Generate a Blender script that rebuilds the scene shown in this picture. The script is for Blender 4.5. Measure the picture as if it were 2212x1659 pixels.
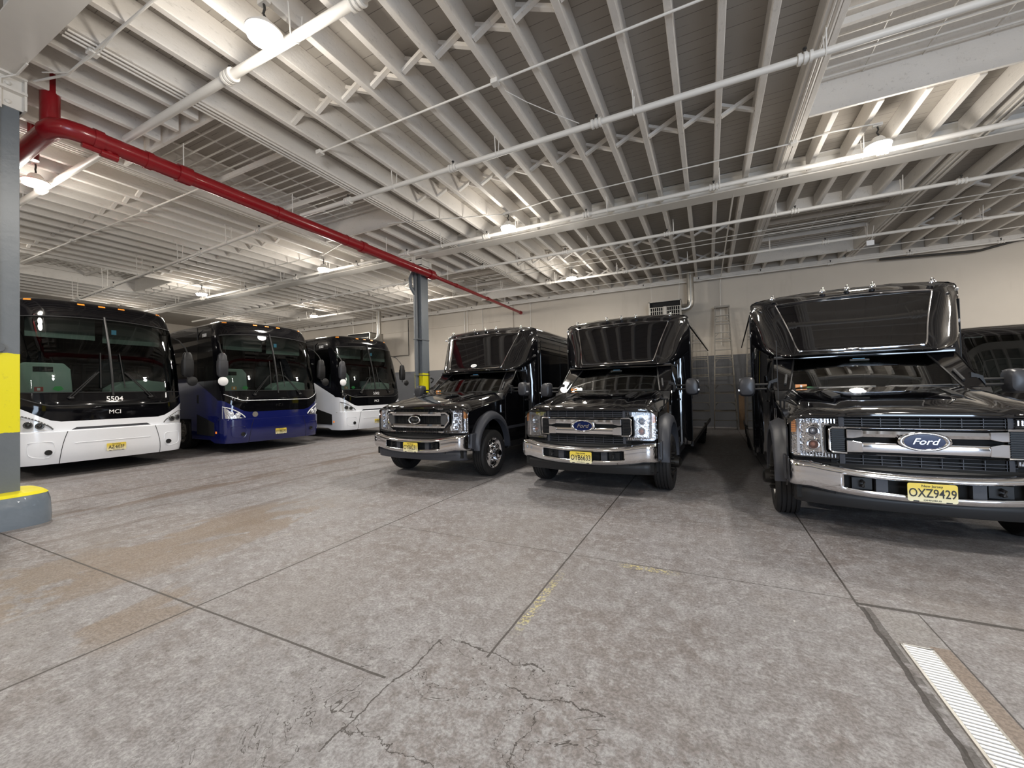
import bpy, math, random
from mathutils import Vector, Matrix
random.seed(7)
for o in list(bpy.data.objects): bpy.data.objects.remove(o)
SC = bpy.context.scene
COL = SC.collection
PI = math.pi
R_ = math.radians

# ------------------------------------------------------------------ camera
W_PX, H_PX = 2212, 1659
def cam_setup():
    cx, cy = W_PX/2, H_PX/2
    a = (1530-cx, 835-cy); b = (-700-cx, 888-cy)
    f = math.sqrt(-(a[0]*b[0]+a[1]*b[1]))
    Yv = Vector((a[0], a[1], f)).normalized()
    Xv = -Vector((b[0], b[1], f)).normalized()
    Zv = Xv.cross(Yv)
    Rm = Matrix((Xv, Yv, Zv))            # world = Rm @ (right, down, forward)
    right, down, fwd = Rm.col[0], Rm.col[1], Rm.col[2]
    M = Matrix((right, -down, -fwd)).transposed().to_4x4()
    M.translation = Vector((0, 0, 1.45))
    cd = bpy.data.cameras.new('camera'); co = bpy.data.objects.new('camera', cd)
    COL.objects.link(co); co.matrix_world = M
    cd.sensor_width = 36; cd.sensor_fit = 'HORIZONTAL'; cd.lens = 36*f/W_PX
    cd.clip_start = .05; cd.clip_end = 200
    SC.camera = co
cam_setup()

# ------------------------------------------------------------------ world, exposure, big daylight
w = bpy.data.worlds.new('outside'); SC.world = w; w.use_nodes = True
bg = w.node_tree.nodes['Background']; bg.inputs[0].default_value = (.55, .72, 1, 1); bg.inputs[1].default_value = 1.0
vs = SC.view_settings
vs.view_transform = 'Standard'; vs.look = 'None'; vs.gamma = 1; vs.exposure = 1.22
vs.use_curve_mapping = False
def area_light(name, loc, rot, sx, sy, power, col, shape='RECTANGLE', spread=PI):
    l = bpy.data.lights.new(name, 'AREA'); l.shape = shape; l.size = sx; l.size_y = sy
    l.energy = power; l.color = col; l.spread = spread
    o = bpy.data.objects.new(name, l); COL.objects.link(o); o.location = loc; o.rotation_euler = rot
    return o
# daylight entering by the open roller door in the wall behind the camera
area_light('door_daylight', (4.6, -6.9, 1.95), (R_(90), 0, 0), 4.6, 3.6, 235, (.68, .82, 1.0))

# ------------------------------------------------------------------ node helpers / materials
def mat(name):
    m = bpy.data.materials.new(name); m.use_nodes = True
    nt = m.node_tree; b = nt.nodes['Principled BSDF']
    return m, nt, b
def simple(name, col, rough=.5, metal=0, coat=0, spec=.5, noise=0, nscale=8, bump=0, bscale=60, emis=None, estr=0):
    m, nt, b = mat(name)
    b.inputs['Base Color'].default_value = (*col, 1); b.inputs['Roughness'].default_value = rough
    b.inputs['Metallic'].default_value = metal; b.inputs['Coat Weight'].default_value = coat
    b.inputs['Coat Roughness'].default_value = .03
    b.inputs['Specular IOR Level'].default_value = spec
    if emis:
        b.inputs['Emission Color'].default_value = (*emis, 1); b.inputs['Emission Strength'].default_value = estr
    if noise or bump:
        tc = nt.nodes.new('ShaderNodeTexCoord')
    if noise:
        n = nt.nodes.new('ShaderNodeTexNoise'); n.inputs['Scale'].default_value = nscale; n.inputs['Detail'].default_value = 6
        nt.links.new(tc.outputs['Object'], n.inputs['Vector'])
        mx = nt.nodes.new('ShaderNodeMix'); mx.data_type = 'RGBA'
        mx.inputs[6].default_value = (*[c*(1-noise) for c in col], 1)
        mx.inputs[7].default_value = (*[min(1, c*(1+noise)) for c in col], 1)
        nt.links.new(n.outputs['Fac'], mx.inputs[0]); nt.links.new(mx.outputs[2], b.inputs['Base Color'])
    if bump:
        n = nt.nodes.new('ShaderNodeTexNoise'); n.inputs['Scale'].default_value = bscale
        nt.links.new(tc.outputs['Object'], n.inputs['Vector'])
        bp = nt.nodes.new('ShaderNodeBump'); bp.inputs['Strength'].default_value = bump; bp.inputs['Distance'].default_value = .01
        nt.links.new(n.outputs['Fac'], bp.inputs['Height']); nt.links.new(bp.outputs[0], b.inputs['Normal'])
    return m
def thin_glass(name, tint, gloss=1.0):
    m = bpy.data.materials.new(name); m.use_nodes = True; nt = m.node_tree; nt.nodes.clear()
    out = nt.nodes.new('ShaderNodeOutputMaterial'); mx = nt.nodes.new('ShaderNodeMixShader')
    tr = nt.nodes.new('ShaderNodeBsdfTransparent'); tr.inputs[0].default_value = (*tint, 1)
    gl = nt.nodes.new('ShaderNodeBsdfGlossy'); gl.inputs['Roughness'].default_value = .015; gl.inputs[0].default_value = (.95, .97, 1, 1)
    fr = nt.nodes.new('ShaderNodeFresnel'); fr.inputs[0].default_value = 1.62
    mu = nt.nodes.new('ShaderNodeMath'); mu.operation = 'MULTIPLY'; mu.inputs[1].default_value = gloss
    nt.links.new(fr.outputs[0], mu.inputs[0]); nt.links.new(mu.outputs[0], mx.inputs[0])
    nt.links.new(tr.outputs[0], mx.inputs[1]); nt.links.new(gl.outputs[0], mx.inputs[2]); nt.links.new(mx.outputs[0], out.inputs[0])
    return m
class NT:
    """tiny node-graph helper"""
    def __init__(s, nt): s.nt = nt
    def m(s, op, a, b=None, c=None, clamp=False):
        n = s.nt.nodes.new('ShaderNodeMath'); n.operation = op; n.use_clamp = clamp
        for i, v in enumerate((a, b, c)):
            if v is None: continue
            if isinstance(v, (int, float)): n.inputs[i].default_value = v
            else: s.nt.links.new(v, n.inputs[i])
        return n.outputs[0]
    def ramp(s, v, lo, hi):
        n = s.nt.nodes.new('ShaderNodeMapRange'); n.interpolation_type = 'SMOOTHSTEP'
        n.inputs[1].default_value = lo; n.inputs[2].default_value = hi
        s.nt.links.new(v, n.inputs[0]); return n.outputs[0]
    def noise(s, vec, scale, detail=5, rough=.55, dist=0):
        n = s.nt.nodes.new('ShaderNodeTexNoise'); n.inputs['Scale'].default_value = scale
        n.inputs['Detail'].default_value = detail; n.inputs['Roughness'].default_value = rough; n.inputs['Distortion'].default_value = dist
        s.nt.links.new(vec, n.inputs['Vector']); return n.outputs['Fac']
    def mix(s, f, a, b, mode='MIX'):
        n = s.nt.nodes.new('ShaderNodeMix'); n.data_type = 'RGBA'; n.blend_type = mode
        if isinstance(f, (int, float)): n.inputs[0].default_value = f
        else: s.nt.links.new(f, n.inputs[0])
        for i, v in ((6, a), (7, b)):
            if isinstance(v, tuple): n.inputs[i].default_value = (*v, 1)
            else: s.nt.links.new(v, n.inputs[i])
        return n.outputs[2]
    def mapping(s, vec, scale=(1, 1, 1), rot=(0, 0, 0), loc=(0, 0, 0)):
        n = s.nt.nodes.new('ShaderNodeMapping'); n.inputs['Scale'].default_value = scale
        n.inputs['Rotation'].default_value = rot; n.inputs['Location'].default_value = loc
        s.nt.links.new(vec, n.inputs[0]); return n.outputs[0]
def obj_coord(nt):
    tc = nt.nodes.new('ShaderNodeTexCoord'); return tc.outputs['Object']
def world_xyz(nt):
    g = nt.nodes.new('ShaderNodeNewGeometry'); s = nt.nodes.new('ShaderNodeSeparateXYZ')
    nt.links.new(g.outputs['Position'], s.inputs[0]); return g.outputs['Position'], s.outputs

M = {}
def timber_mat():
    m, nt, b = mat('painted_white_timber'); g = NT(nt); pos, xyz = world_xyz(nt)
    n = g.noise(pos, 1.6, 4); d = g.noise(g.mapping(pos, (3, 1, 3)), 7, 7, .7)
    c = g.mix(n, (.72, .68, .63), (.82, .78, .725))
    c = g.mix(g.m('MULTIPLY', g.ramp(d, .56, .70), .38), c, (.36, .33, .29))
    nt.links.new(c, b.inputs['Base Color']); b.inputs['Roughness'].default_value = .6
    bp = nt.nodes.new('ShaderNodeBump'); bp.inputs['Strength'].default_value = .4; bp.inputs['Distance'].default_value = .01
    nt.links.new(g.noise(g.mapping(pos, (1, .4, 1)), 34, 5, .7), bp.inputs['Height']); nt.links.new(bp.outputs[0], b.inputs['Normal'])
    return m

M['white_steel'] = simple('painted_white_steel', (.74, .71, .66), .45, noise=.04, nscale=5)
M['red'] = simple('red_pipe_paint', (.26, .006, .011), .3, coat=.3)
M['galv'] = simple('galvanised_metal', (.52, .50, .46), .32, metal=.85, noise=.15, nscale=12)
M['alu'] = simple('worn_aluminium', (.26, .24, .21), .45, metal=.4, noise=.3, nscale=10)
M['chrome'] = simple('chrome', (.82, .82, .84), .06, metal=1)
M['soft_chrome'] = simple('headlight_reflector', (.80, .81, .84), .28, metal=.45, bump=.8, bscale=45)
M['black_paint'] = simple('gloss_black_paint', (.004, .004, .005), .06, coat=1, spec=.6)
M['black_coach'] = simple('coach_black_paint', (.003, .003, .004), .06, coat=0, spec=.42)
M['black_glass'] = simple('privacy_glass', (.003, .003, .004), .03, coat=.6, spec=.7)
M['black_plastic'] = simple('black_plastic', (.012, .012, .013), .45, spec=.4)
M['grey_plastic'] = simple('grey_flare_plastic', (.045, .047, .056), .42, spec=.4, bump=.1, bscale=200)
M['rubber'] = simple('tyre_rubber', (.018, .017, .017), .62, spec=.3, noise=.2, nscale=12)
M['dark'] = simple('dark_void', (.004, .004, .004), .8)
M['interior'] = simple('interior_dark_trim', (.05, .05, .052), .7)
M['interior_light'] = simple('interior_grey_trim', (.33, .38, .36), .6)
M['seat'] = simple('seat_fabric', (.03, .03, .035), .9)
M['white_paint'] = simple('coach_white_paint', (.86, .88, .93), .16, coat=.7)
M['blue_paint'] = simple('coach_blue_paint', (.008, .012, .10), .12, coat=.9)
M['lens'] = thin_glass('clear_lens', (.98, .98, .98), .8)
M['sparkle'] = simple('faceted_reflector', (.95, .95, .97), .14, metal=1, bump=1.0, bscale=38)
M['mirror_shell'] = simple('mirror_shell_grey', (.035, .036, .042), .38, spec=.5)
M['ws'] = thin_glass('windscreen_glass', (.52, .60, .56), 1.25)
M['coach_ws'] = thin_glass('coach_windscreen_glass', (.46, .55, .51), .6)
M['door_glass'] = thin_glass('side_glass', (.30, .36, .36), 1.0)
M['amber'] = simple('amber_lens', (.85, .22, .01), .2, coat=.5, emis=(1, .25, .02), estr=.25)
M['amber_off'] = simple('amber_reflector', (.8, .28, .03), .25, coat=.5)
M['white_mark'] = simple('white_lettering', (.9, .9, .9), .4)
M['black_mark'] = simple('black_lettering', (.015, .015, .015), .5)
M['plate'] = None
M['blue_badge'] = simple('badge_blue', (.004, .010, .055), .2, coat=.1, spec=.3)
M['yellow'] = simple('yellow_paint', (.82, .72, .01), .45, noise=.08, nscale=6)
M['green_mark'] = simple('green_sticker', (.1, .5, .15), .4)
M['sticker'] = simple('orange_sticker', (.75, .3, .08), .4)
M['red_mark'] = simple('red_sticker', (.5, .06, .05), .4)
M['blue_mark'] = simple('blue_sticker', (.12, .4, .7), .4)
M['wood'] = simple('raw_board', (.22, .14, .08), .7, noise=.3, nscale=6)
M['led'] = simple('lamp_lens', (1, 1, 1), .4, emis=(1, .93, .80), estr=38)
M['dark_line'] = simple('dark_cable', (.03, .028, .025), .6)
M['white'] = timber_mat()
def plate_mat():
    m, nt, b = mat('number_plate'); g = NT(nt)
    sp = nt.nodes.new('ShaderNodeSeparateXYZ'); nt.links.new(obj_coord(nt), sp.inputs[0])
    f = g.ramp(sp.outputs[2], -.07, .05)
    c = g.mix(f, (.82, .76, .50), (.80, .61, .08))
    nt.links.new(c, b.inputs['Base Color']); b.inputs['Roughness'].default_value = .4
    return m
M['plate'] = plate_mat()
def col_paint(zlo, zhi):
    m, nt, b = mat('column_paint'); g = NT(nt)
    pos, xyz = world_xyz(nt)
    n = g.noise(pos, 9, 4); z = g.m('ADD', xyz[2], g.m('MULTIPLY', g.m('SUBTRACT', n, .5), .03))
    f = g.m('MULTIPLY', g.m('GREATER_THAN', z, zlo), g.m('LESS_THAN', z, zhi))
    grey = g.mix(g.noise(pos, 4), (.115, .135, .155), (.17, .19, .21))
    dirt = g.ramp(g.noise(pos, 14, 6), .60, .72)
    yel = g.mix(g.m('MULTIPLY', dirt, .35), (.82, .74, .012), (.45, .40, .05))
    nt.links.new(g.mix(f, grey, yel), b.inputs['Base Color']); b.inputs['Roughness'].default_value = .38
    bp = nt.nodes.new('ShaderNodeBump'); bp.inputs['Strength'].default_value = .25; bp.inputs['Distance'].default_value = .01
    nt.links.new(g.noise(pos, 12, 4), bp.inputs['Height']); nt.links.new(bp.outputs[0], b.inputs['Normal'])
    return m
M['column'] = col_paint(1.10, 2.04)
M['base_grey'] = simple('grey_floor_paint', (.17, .205, .245), .24, coat=.5, noise=.15, nscale=7, bump=1.0, bscale=7)
M['col_grey'] = simple('grey_pipe_paint', (.10, .112, .125), .4, noise=.1, nscale=6)

def floor_mat():
    m, nt, b = mat('worn_concrete_floor'); g = NT(nt)
    pos, xyz = world_xyz(nt); X, Y = xyz[0], xyz[1]
    p = g.mapping(pos, (1, 1, 0))
    # base mottling
    n1 = g.noise(p, .45, 5, .6); n2 = g.noise(p, 3.2, 9, .68); n3 = g.noise(p, 60, 4, .7); n4 = g.noise(p, 13, 8, .72, .3)
    base = g.mix(g.ramp(n1, .35, .65), (.265, .243, .238), (.305, .30, .31))
    base = g.mix(g.m('MULTIPLY', g.ramp(n2, .47, .62), .55), base, (.37, .368, .38))
    base = g.mix(g.m('MULTIPLY', g.ramp(n2, .48, .34), .45), base, (.215, .187, .175))
    base = g.mix(g.m('MULTIPLY', g.ramp(n4, .50, .60), .62), base, (.44, .44, .45))
    base = g.mix(g.m('MULTIPLY', g.ramp(n4, .46, .36), .5), base, (.17, .15, .143))
    n5 = g.noise(p, 34, 6, .75)
    base = g.mix(g.m('MULTIPLY', g.ramp(n5, .42, .34), .5), base, (.12, .11, .105))
    # streaks dragged along the driving direction
    st = g.noise(g.mapping(pos, (2.6, .30, 0)), 1.5, 8, .7, .5)
    base = g.mix(g.m('MULTIPLY', g.m('MULTIPLY', g.ramp(st, .50, .62), g.ramp(X, -3.0, -5.5)), .55), base, (.17, .14, .125))
    st2 = g.noise(g.mapping(pos, (.35, 2.6, 0), (0, 0, R_(-8))), 2.0, 8, .7, .5)
    base = g.mix(g.m('MULTIPLY', g.ramp(st2, .55, .68), .25), base, (.17, .15, .14))
    # tan rusty stain running away from the camera on the left
    tn = g.noise(g.mapping(pos, (1.4, .8, 0), (0, 0, R_(12)), (3.1, .2, 0)), 1.5, 8, .65, .4)
    dx = g.m('ABSOLUTE', g.m('ADD', X, 4.85)); dx2 = g.m('ABSOLUTE', g.m('ADD', X, 3.5))
    band = g.m('MAXIMUM', g.m('MULTIPLY', g.ramp(dx, 1.15, .25), g.ramp(Y, 4.6, 3.2)), g.m('MULTIPLY', g.ramp(dx2, .5, .1), g.m('MULTIPLY', g.ramp(Y, .9, 1.2), g.ramp(Y, 1.9, 1.6))))
    tf = g.m('MULTIPLY', g.ramp(g.m('ADD', tn, g.m('MULTIPLY', band, .20)), .60, .66), g.m('MULTIPLY', band, .62))
    base = g.mix(tf, base, (.25, .185, .125))
    tr_ = g.m('MULTIPLY', g.ramp(g.m('ABSOLUTE', g.m('ADD', X, 7.45)), .35, .05), g.ramp(g.noise(g.mapping(pos, (2, .5, 0)), 2, 6), .40, .52))
    base = g.mix(g.m('MULTIPLY', tr_, .6), base, (.15, .10, .065))
    # cooler, browner and darker broad areas
    base = g.mix(g.m('MULTIPLY', g.ramp(g.noise(p, .9, 4), .50, .66), .35), base, (.24, .21, .19))
    # rougher, cooler patch of slab in the foreground with dark oily pitting
    rough_ = g.m('MULTIPLY', g.ramp(g.m('ADD', X, g.m('MULTIPLY', n2, .5)), -1.35, -1.15), g.ramp(g.m('ADD', Y, g.m('MULTIPLY', n2, .5)), 2.1, 1.95))
    base = g.mix(g.m('MULTIPLY', rough_, g.m('MULTIPLY', g.ramp(n4, .44, .56), .45)), base, (.40, .405, .42))
    pit = g.m('MULTIPLY', g.ramp(g.noise(p, 30, 5, .75), .56, .64), g.m('MULTIPLY', g.ramp(g.noise(p, 1.1, 3), .42, .56), g.ramp(Y, 2.3, 1.6)))
    base = g.mix(g.m('MULTIPLY', pit, .8), base, (.09, .08, .075))
    # saw-cut joints
    def vline(x0, ylo, yhi, wd=.0085, wob=.004):
        wv = g.m('MULTIPLY', g.m('SUBTRACT', g.noise(p, 6, 3), .5), wob*2)
        d = g.m('ABSOLUTE', g.m('SUBTRACT', g.m('ADD', X, wv), x0))
        f = g.m('LESS_THAN', d, wd)
        f = g.m('MULTIPLY', f, g.m('MULTIPLY', g.m('GREATER_THAN', Y, ylo), g.m('LESS_THAN', Y, yhi)))
        return f
    def hline(y0, xlo, xhi, wd=.0075, wob=.004):
        wv = g.m('MULTIPLY', g.m('SUBTRACT', g.noise(p, 6, 3), .5), wob*2)
        d = g.m('ABSOLUTE', g.m('SUBTRACT', g.m('ADD', Y, wv), y0))
        f = g.m('LESS_THAN', d, wd)
        return g.m('MULTIPLY', f, g.m('MULTIPLY', g.m('GREATER_THAN', X, xlo), g.m('LESS_THAN', X, xhi)))
    lines = [vline(-3.26, -6, 16), vline(-1.13, 1.94, 16, .007), vline(.835, 3.35, 16, .007),
             vline(.85, 1.0, 3.36, .013, .02), vline(1.135, -2, 3.40, .004),
             hline(1.59, -30, -1.53), hline(3.45, -3.3, .86, .004), hline(3.40, .84, 6, .017, .01),
             hline(4.9, .86, 1.45, .004), vline(-7.6, 2.2, 16, .006), vline(-5.4, 4.5, 16, .005), hline(9.6, -26, 10, .006)]
    # irregular cracks
    def wob(x0, lo, hi, axis, amp, sc, wd):
        n_ = g.m('MULTIPLY', g.m('SUBTRACT', g.noise(p, sc, 7, .65), .5), amp)
        a, b_ = (X, Y) if axis == 'v' else (Y, X)
        d = g.m('ABSOLUTE', g.m('SUBTRACT', g.m('ADD', a, n_), x0))
        return g.m('MULTIPLY', g.m('LESS_THAN', d, wd), g.m('MULTIPLY', g.m('GREATER_THAN', b_, lo), g.m('LESS_THAN', b_, hi)))
    lines += [wob(1.97, -1.40, -.80, 'h', .30, 2.2, .005), wob(-1.47, 1.15, 1.97, 'v', .25, 2.0, .005), wob(1.78, -.95, -.45, 'h', .3, 2.6, .005), wob(-.72, 1.0, 1.75, 'v', .35, 2.4, .003), wob(1.28, -1.5, -.3, 'h', .4, 2.0, .003)]
    ck = g.noise(g.mapping(pos, (1, 1, 0), (0, 0, .4)), 1.7, 5, .6, .9)
    crack = g.m('MULTIPLY', g.m('LESS_THAN', g.m('ABSOLUTE', g.m('SUBTRACT', ck, .5)), .0022),
                g.m('MULTIPLY', g.m('MULTIPLY', g.ramp(Y, 2.15, 1.9), g.ramp(X, -2.6, -1.6)), g.ramp(X, -.2, -.6)))
    lines.append(crack)
    f = lines[0]
    for l in lines[1:]: f = g.m('MAXIMUM', f, l)
    # brighter repair strip beside the drain, and its dark sealed edge
    rep = g.m('MULTIPLY', g.m('MULTIPLY', g.m('GREATER_THAN', X, .90), g.m('LESS_THAN', X, 1.13)), g.m('LESS_THAN', Y, 3.36))
    base = g.mix(g.m('MULTIPLY', rep, .55), base, (.34, .33, .32))
    rust = g.m('MULTIPLY', g.m('MULTIPLY', g.m('GREATER_THAN', X, 1.045), g.m('LESS_THAN', X, 1.13)), g.m('LESS_THAN', Y, 3.0))
    base = g.mix(g.m('MULTIPLY', rust, .6), base, (.27, .19, .13))
    wet = g.m('MULTIPLY', g.m('MULTIPLY', g.m('GREATER_THAN', X, .855), g.m('LESS_THAN', X, .895)), g.m('MULTIPLY', g.m('LESS_THAN', Y, 3.36), g.ramp(g.noise(p, 5, 4), .42, .5)))
    base = g.mix(g.m('MULTIPLY', wet, .75), base, (.09, .08, .075))
    base = g.mix(g.m('MULTIPLY', f, .85), base, (.045, .038, .033))
    # remains of yellow marking paint beside two joints
    yp = g.ramp(g.noise(p, 30, 5, .75), .50, .56)
    yb = g.m('MULTIPLY', g.m('MULTIPLY', g.m('GREATER_THAN', X, -1.12), g.m('LESS_THAN', X, -1.055)), g.m('MULTIPLY', g.ramp(Y, 2.15, 2.4), g.ramp(Y, 3.2, 2.7)))
    yb2 = g.m('MULTIPLY', g.m('MULTIPLY', g.m('GREATER_THAN', Y, 3.36), g.m('LESS_THAN', Y, 3.44)), g.m('MULTIPLY', g.ramp(X, -.75, -.6), g.ramp(X, -.2, -.4)))
    base = g.mix(g.m('MULTIPLY', g.m('MULTIPLY', yp, .8), g.m('MAXIMUM', yb, yb2)), base, (.62, .56, .24))
    # white specks
    vor = nt.nodes.new('ShaderNodeTexVoronoi'); vor.inputs['Scale'].default_value = 3.1; nt.links.new(p, vor.inputs['Vector'])
    sp = g.m('MULTIPLY', g.m('LESS_THAN', vor.outputs['Distance'], .018), g.m('GREATER_THAN', g.noise(p, 1.7, 2), .5))
    base = g.mix(sp, base, (.75, .75, .74))
    # fine salt-and-pepper aggregate
    base = g.mix(.55, base, g.mix(g.ramp(n3, .40, .60), (.16, .15, .145), (.44, .43, .43)), 'OVERLAY')
    nt.links.new(base, b.inputs['Base Color'])
    rg = g.m('ADD', .42, g.m('MULTIPLY', n2, .28)); nt.links.new(rg, b.inputs['Roughness'])
    b.inputs['Specular IOR Level'].default_value = .4
    bp = nt.nodes.new('ShaderNodeBump'); bp.inputs['Strength'].default_value = .35; bp.inputs['Distance'].default_value = .01
    h = g.m('SUBTRACT', g.m('ADD', g.m('MULTIPLY', n3, .3), n4), g.m('MULTIPLY', f, 1.2))
    nt.links.new(h, bp.inputs['Height']); nt.links.new(bp.outputs[0], b.inputs['Normal'])
    return m
M['floor'] = floor_mat()
def wall_mat():
    m, nt, b = mat('two_tone_wall_paint'); g = NT(nt)
    pos, xyz = world_xyz(nt)
    n = g.noise(pos, 1.3, 5); n2 = g.noise(g.mapping(pos, (1, 1, .15)), 2, 6, .6)
    up = g.mix(n, (.53, .48, .415), (.60, .545, .475))
    up = g.mix(g.m('MULTIPLY', g.ramp(n2, .56, .70), .35), up, (.45, .40, .34))
    lo = g.mix(n, (.10, .105, .12), (.14, .145, .155))
    f = g.m('GREATER_THAN', xyz[2], 2.56)
    c = g.mix(f, lo, up)
    # block coursing, faint
    br = nt.nodes.new('ShaderNodeTexBrick'); nt.links.new(g.mapping(pos, (1, 1, 1), (R_(90), 0, 0)), br.inputs['Vector'])
    br.inputs['Scale'].default_value = 1; br.inputs['Brick Width'].default_value = .4; br.inputs['Row Height'].default_value = .2
    br.inputs['Mortar Size'].default_value = .006
    nt.links.new(c, b.inputs['Base Color']); b.inputs['Roughness'].default_value = .6
    bp = nt.nodes.new('ShaderNodeBump'); bp.inputs['Strength'].default_value = .12; bp.inputs['Distance'].default_value = .004; bp.invert = True
    nt.links.new(br.outputs['Fac'], bp.inputs['Height']); nt.links.new(bp.outputs[0], b.inputs['Normal'])
    return m
M['wall'] = wall_mat()
def deck_mat():
    m, nt, b = mat('painted_plank_deck'); g = NT(nt)
    pos, xyz = world_xyz(nt)
    yy = g.m('MODULO', g.m('ADD', xyz[1], 40), .14)
    brk = g.noise(g.mapping(pos, (1.2, 8, 1)), 2.2, 4)
    seam = g.m('MULTIPLY', g.m('LESS_THAN', yy, .008), g.ramp(brk, .40, .52))
    n = g.noise(pos, 1.0, 4)
    c = g.mix(n, (.36, .33, .29), (.44, .405, .36))
    c = g.mix(g.m('MULTIPLY', seam, .75), c, (.10, .09, .08))
    dk = g.m('MULTIPLY', g.ramp(g.noise(g.mapping(pos, (1, 4, 1)), 9, 6, .7), .64, .70), g.ramp(g.noise(pos, .5, 2), .5, .62))
    c = g.mix(g.m('MULTIPLY', dk, .7), c, (.13, .11, .09))
    nt.links.new(c, b.inputs['Base Color']); b.inputs['Roughness'].default_value = .7
    return m
M['deck'] = deck_mat()

# ------------------------------------------------------------------ mesh helpers
class MB:
    def __init__(s): s.v = []; s.f = []; s.mi = []; s.cur = 0
    def add(s, vs, fs):
        o = len(s.v); s.v += [tuple(p) for p in vs]; s.f += [tuple(i+o for i in f) for f in fs]
        s.mi += [s.cur]*len(fs); return s
    def box(s, x0, x1, y0, y1, z0, z1, M4=None):
        if x0 > x1: x0, x1 = x1, x0
        if y0 > y1: y0, y1 = y1, y0
        if z0 > z1: z0, z1 = z1, z0
        vs = [(x, y, z) for z in (z0, z1) for y in (y0, y1) for x in (x0, x1)]
        if M4: vs = [tuple(M4 @ Vector(p)) for p in vs]
        return s.add(vs, [(0, 2, 3, 1), (4, 5, 7, 6), (0, 1, 5, 4), (2, 6, 7, 3), (0, 4, 6, 2), (1, 3, 7, 5)])
    def bar(s, p0, p1, wd, ht, up=(0, 0, 1)):
        p0, p1 = Vector(p0), Vector(p1); d = (p1-p0); L = d.length; d.normalize(); up = Vector(up)
        sx = d.cross(up)
        if sx.length < 1e-4: sx = d.cross(Vector((1, 0, 0)))
        sx.normalize(); uz = sx.cross(d)
        vs = []
        for t in (p0, p1):
            for a, b in ((-1, -1), (1, -1), (1, 1), (-1, 1)): vs.append(t+sx*a*wd/2+uz*b*ht/2)
        return s.add(vs, [(0, 1, 2, 3), (7, 6, 5, 4), (0, 4, 5, 1), (1, 5, 6, 2), (2, 6, 7, 3), (3, 7, 4, 0)])
    def tube(s, pts, r, n=10, caps=True, closed=False):
        pts = [Vector(p) for p in pts]; k = len(pts); rr = r if isinstance(r, (list, tuple)) else [r]*k
        vs = []; fs = []; ref = None
        for i, p in enumerate(pts):
            if closed: d = pts[(i+1) % k]-pts[i-1]
            else: d = pts[min(i+1, k-1)]-pts[max(i-1, 0)]
            d.normalize()
            if ref is None:
                ref = Vector((0, 0, 1)) if abs(d.z) < .9 else Vector((1, 0, 0))
            a = (ref-d*ref.dot(d)); a.normalize(); ref = a; b = d.cross(a)
            for j in range(n):
                t = 2*PI*j/n; vs.append(p+(a*math.cos(t)+b*math.sin(t))*rr[i])
        m = k if closed else k-1
        for i in range(m):
            for j in range(n):
                i2 = (i+1) % k
                fs.append((i*n+j, i*n+(j+1) % n, i2*n+(j+1) % n, i2*n+j))
        if caps and not closed:
            fs.append(tuple(range(n-1, -1, -1))); fs.append(tuple((k-1)*n+j for j in range(n)))
        return s.add(vs, fs)
    def lathe(s, prof, c, axis='x', n=32, sgn=1):
        """prof list of (along, radius)"""
        vs = []; fs = []
        for (a, r) in prof:
            for j in range(n):
                t = 2*PI*j/n; q = (r*math.cos(t), r*math.sin(t))
                if axis == 'x': vs.append((c[0]+sgn*a, c[1]+q[0], c[2]+q[1]))
                elif axis == 'y': vs.append((c[0]+q[0], c[1]+sgn*a, c[2]+q[1]))
                else: vs.append((c[0]+q[0], c[1]+q[1], c[2]+sgn*a))
        for i in range(len(prof)-1):
            for j in range(n): fs.append((i*n+j, i*n+(j+1) % n, (i+1)*n+(j+1) % n, (i+1)*n+j))
        return s.add(vs, fs)
    def grid(s, rows, closed=False):
        n = len(rows[0]); vs = [p for r in rows for p in r]; fs = []
        for i in range(len(rows)-1):
            for j in range(n if closed else n-1):
                j2 = (j+1) % n
                fs.append((i*n+j, i*n+j2, (i+1)*n+j2, (i+1)*n+j))
        return s.add(vs, fs)
    def prism(s, poly, f0, f1):
        """poly list of 2-D points, f0/f1 map a point to 3-D for the two ends"""
        n = len(poly); vs = [f0(*p) for p in poly]+[f1(*p) for p in poly]
        fs = [tuple(range(n-1, -1, -1)), tuple(range(n, 2*n))]+[(i, (i+1) % n, n+(i+1) % n, n+i) for i in range(n)]
        return s.add(vs, fs)
    def ell(s, c, rx, ry, rz, nu=16, nv=10):
        vs = []; fs = []
        for i in range(nv+1):
            ph = PI*i/nv
            for j in range(nu):
                t = 2*PI*j/nu
                vs.append((c[0]+rx*math.sin(ph)*math.cos(t), c[1]+ry*math.sin(ph)*math.sin(t), c[2]+rz*math.cos(ph)))
        for i in range(nv):
            for j in range(nu): fs.append((i*nu+j, (i+1)*nu+j, (i+1)*nu+(j+1) % nu, i*nu+(j+1) % nu))
        return s.add(vs, fs)
    def build(s, name, m, parent=None, sharp=35, bevel=0, smooth=True, solid=0, subsurf=0):
        import bmesh
        me = bpy.data.meshes.new(name); me.from_pydata(s.v, [], s.f)
        ms = m if isinstance(m, (list, tuple)) else [m]
        for q in ms: me.materials.append(M[q] if isinstance(q, str) else q)
        if len(ms) > 1:
            for p, i in zip(me.polygons, s.mi): p.material_index = i
        bm = bmesh.new(); bm.from_mesh(me)
        bmesh.ops.remove_doubles(bm, verts=bm.verts, dist=1e-5)
        bmesh.ops.recalc_face_normals(bm, faces=bm.faces); bm.to_mesh(me); bm.free()
        if smooth:
            for p in me.polygons: p.use_smooth = True
            me.set_sharp_from_angle(angle=R_(sharp))
        o = bpy.data.objects.new(name, me); COL.objects.link(o)
        if parent: o.parent = parent
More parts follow.
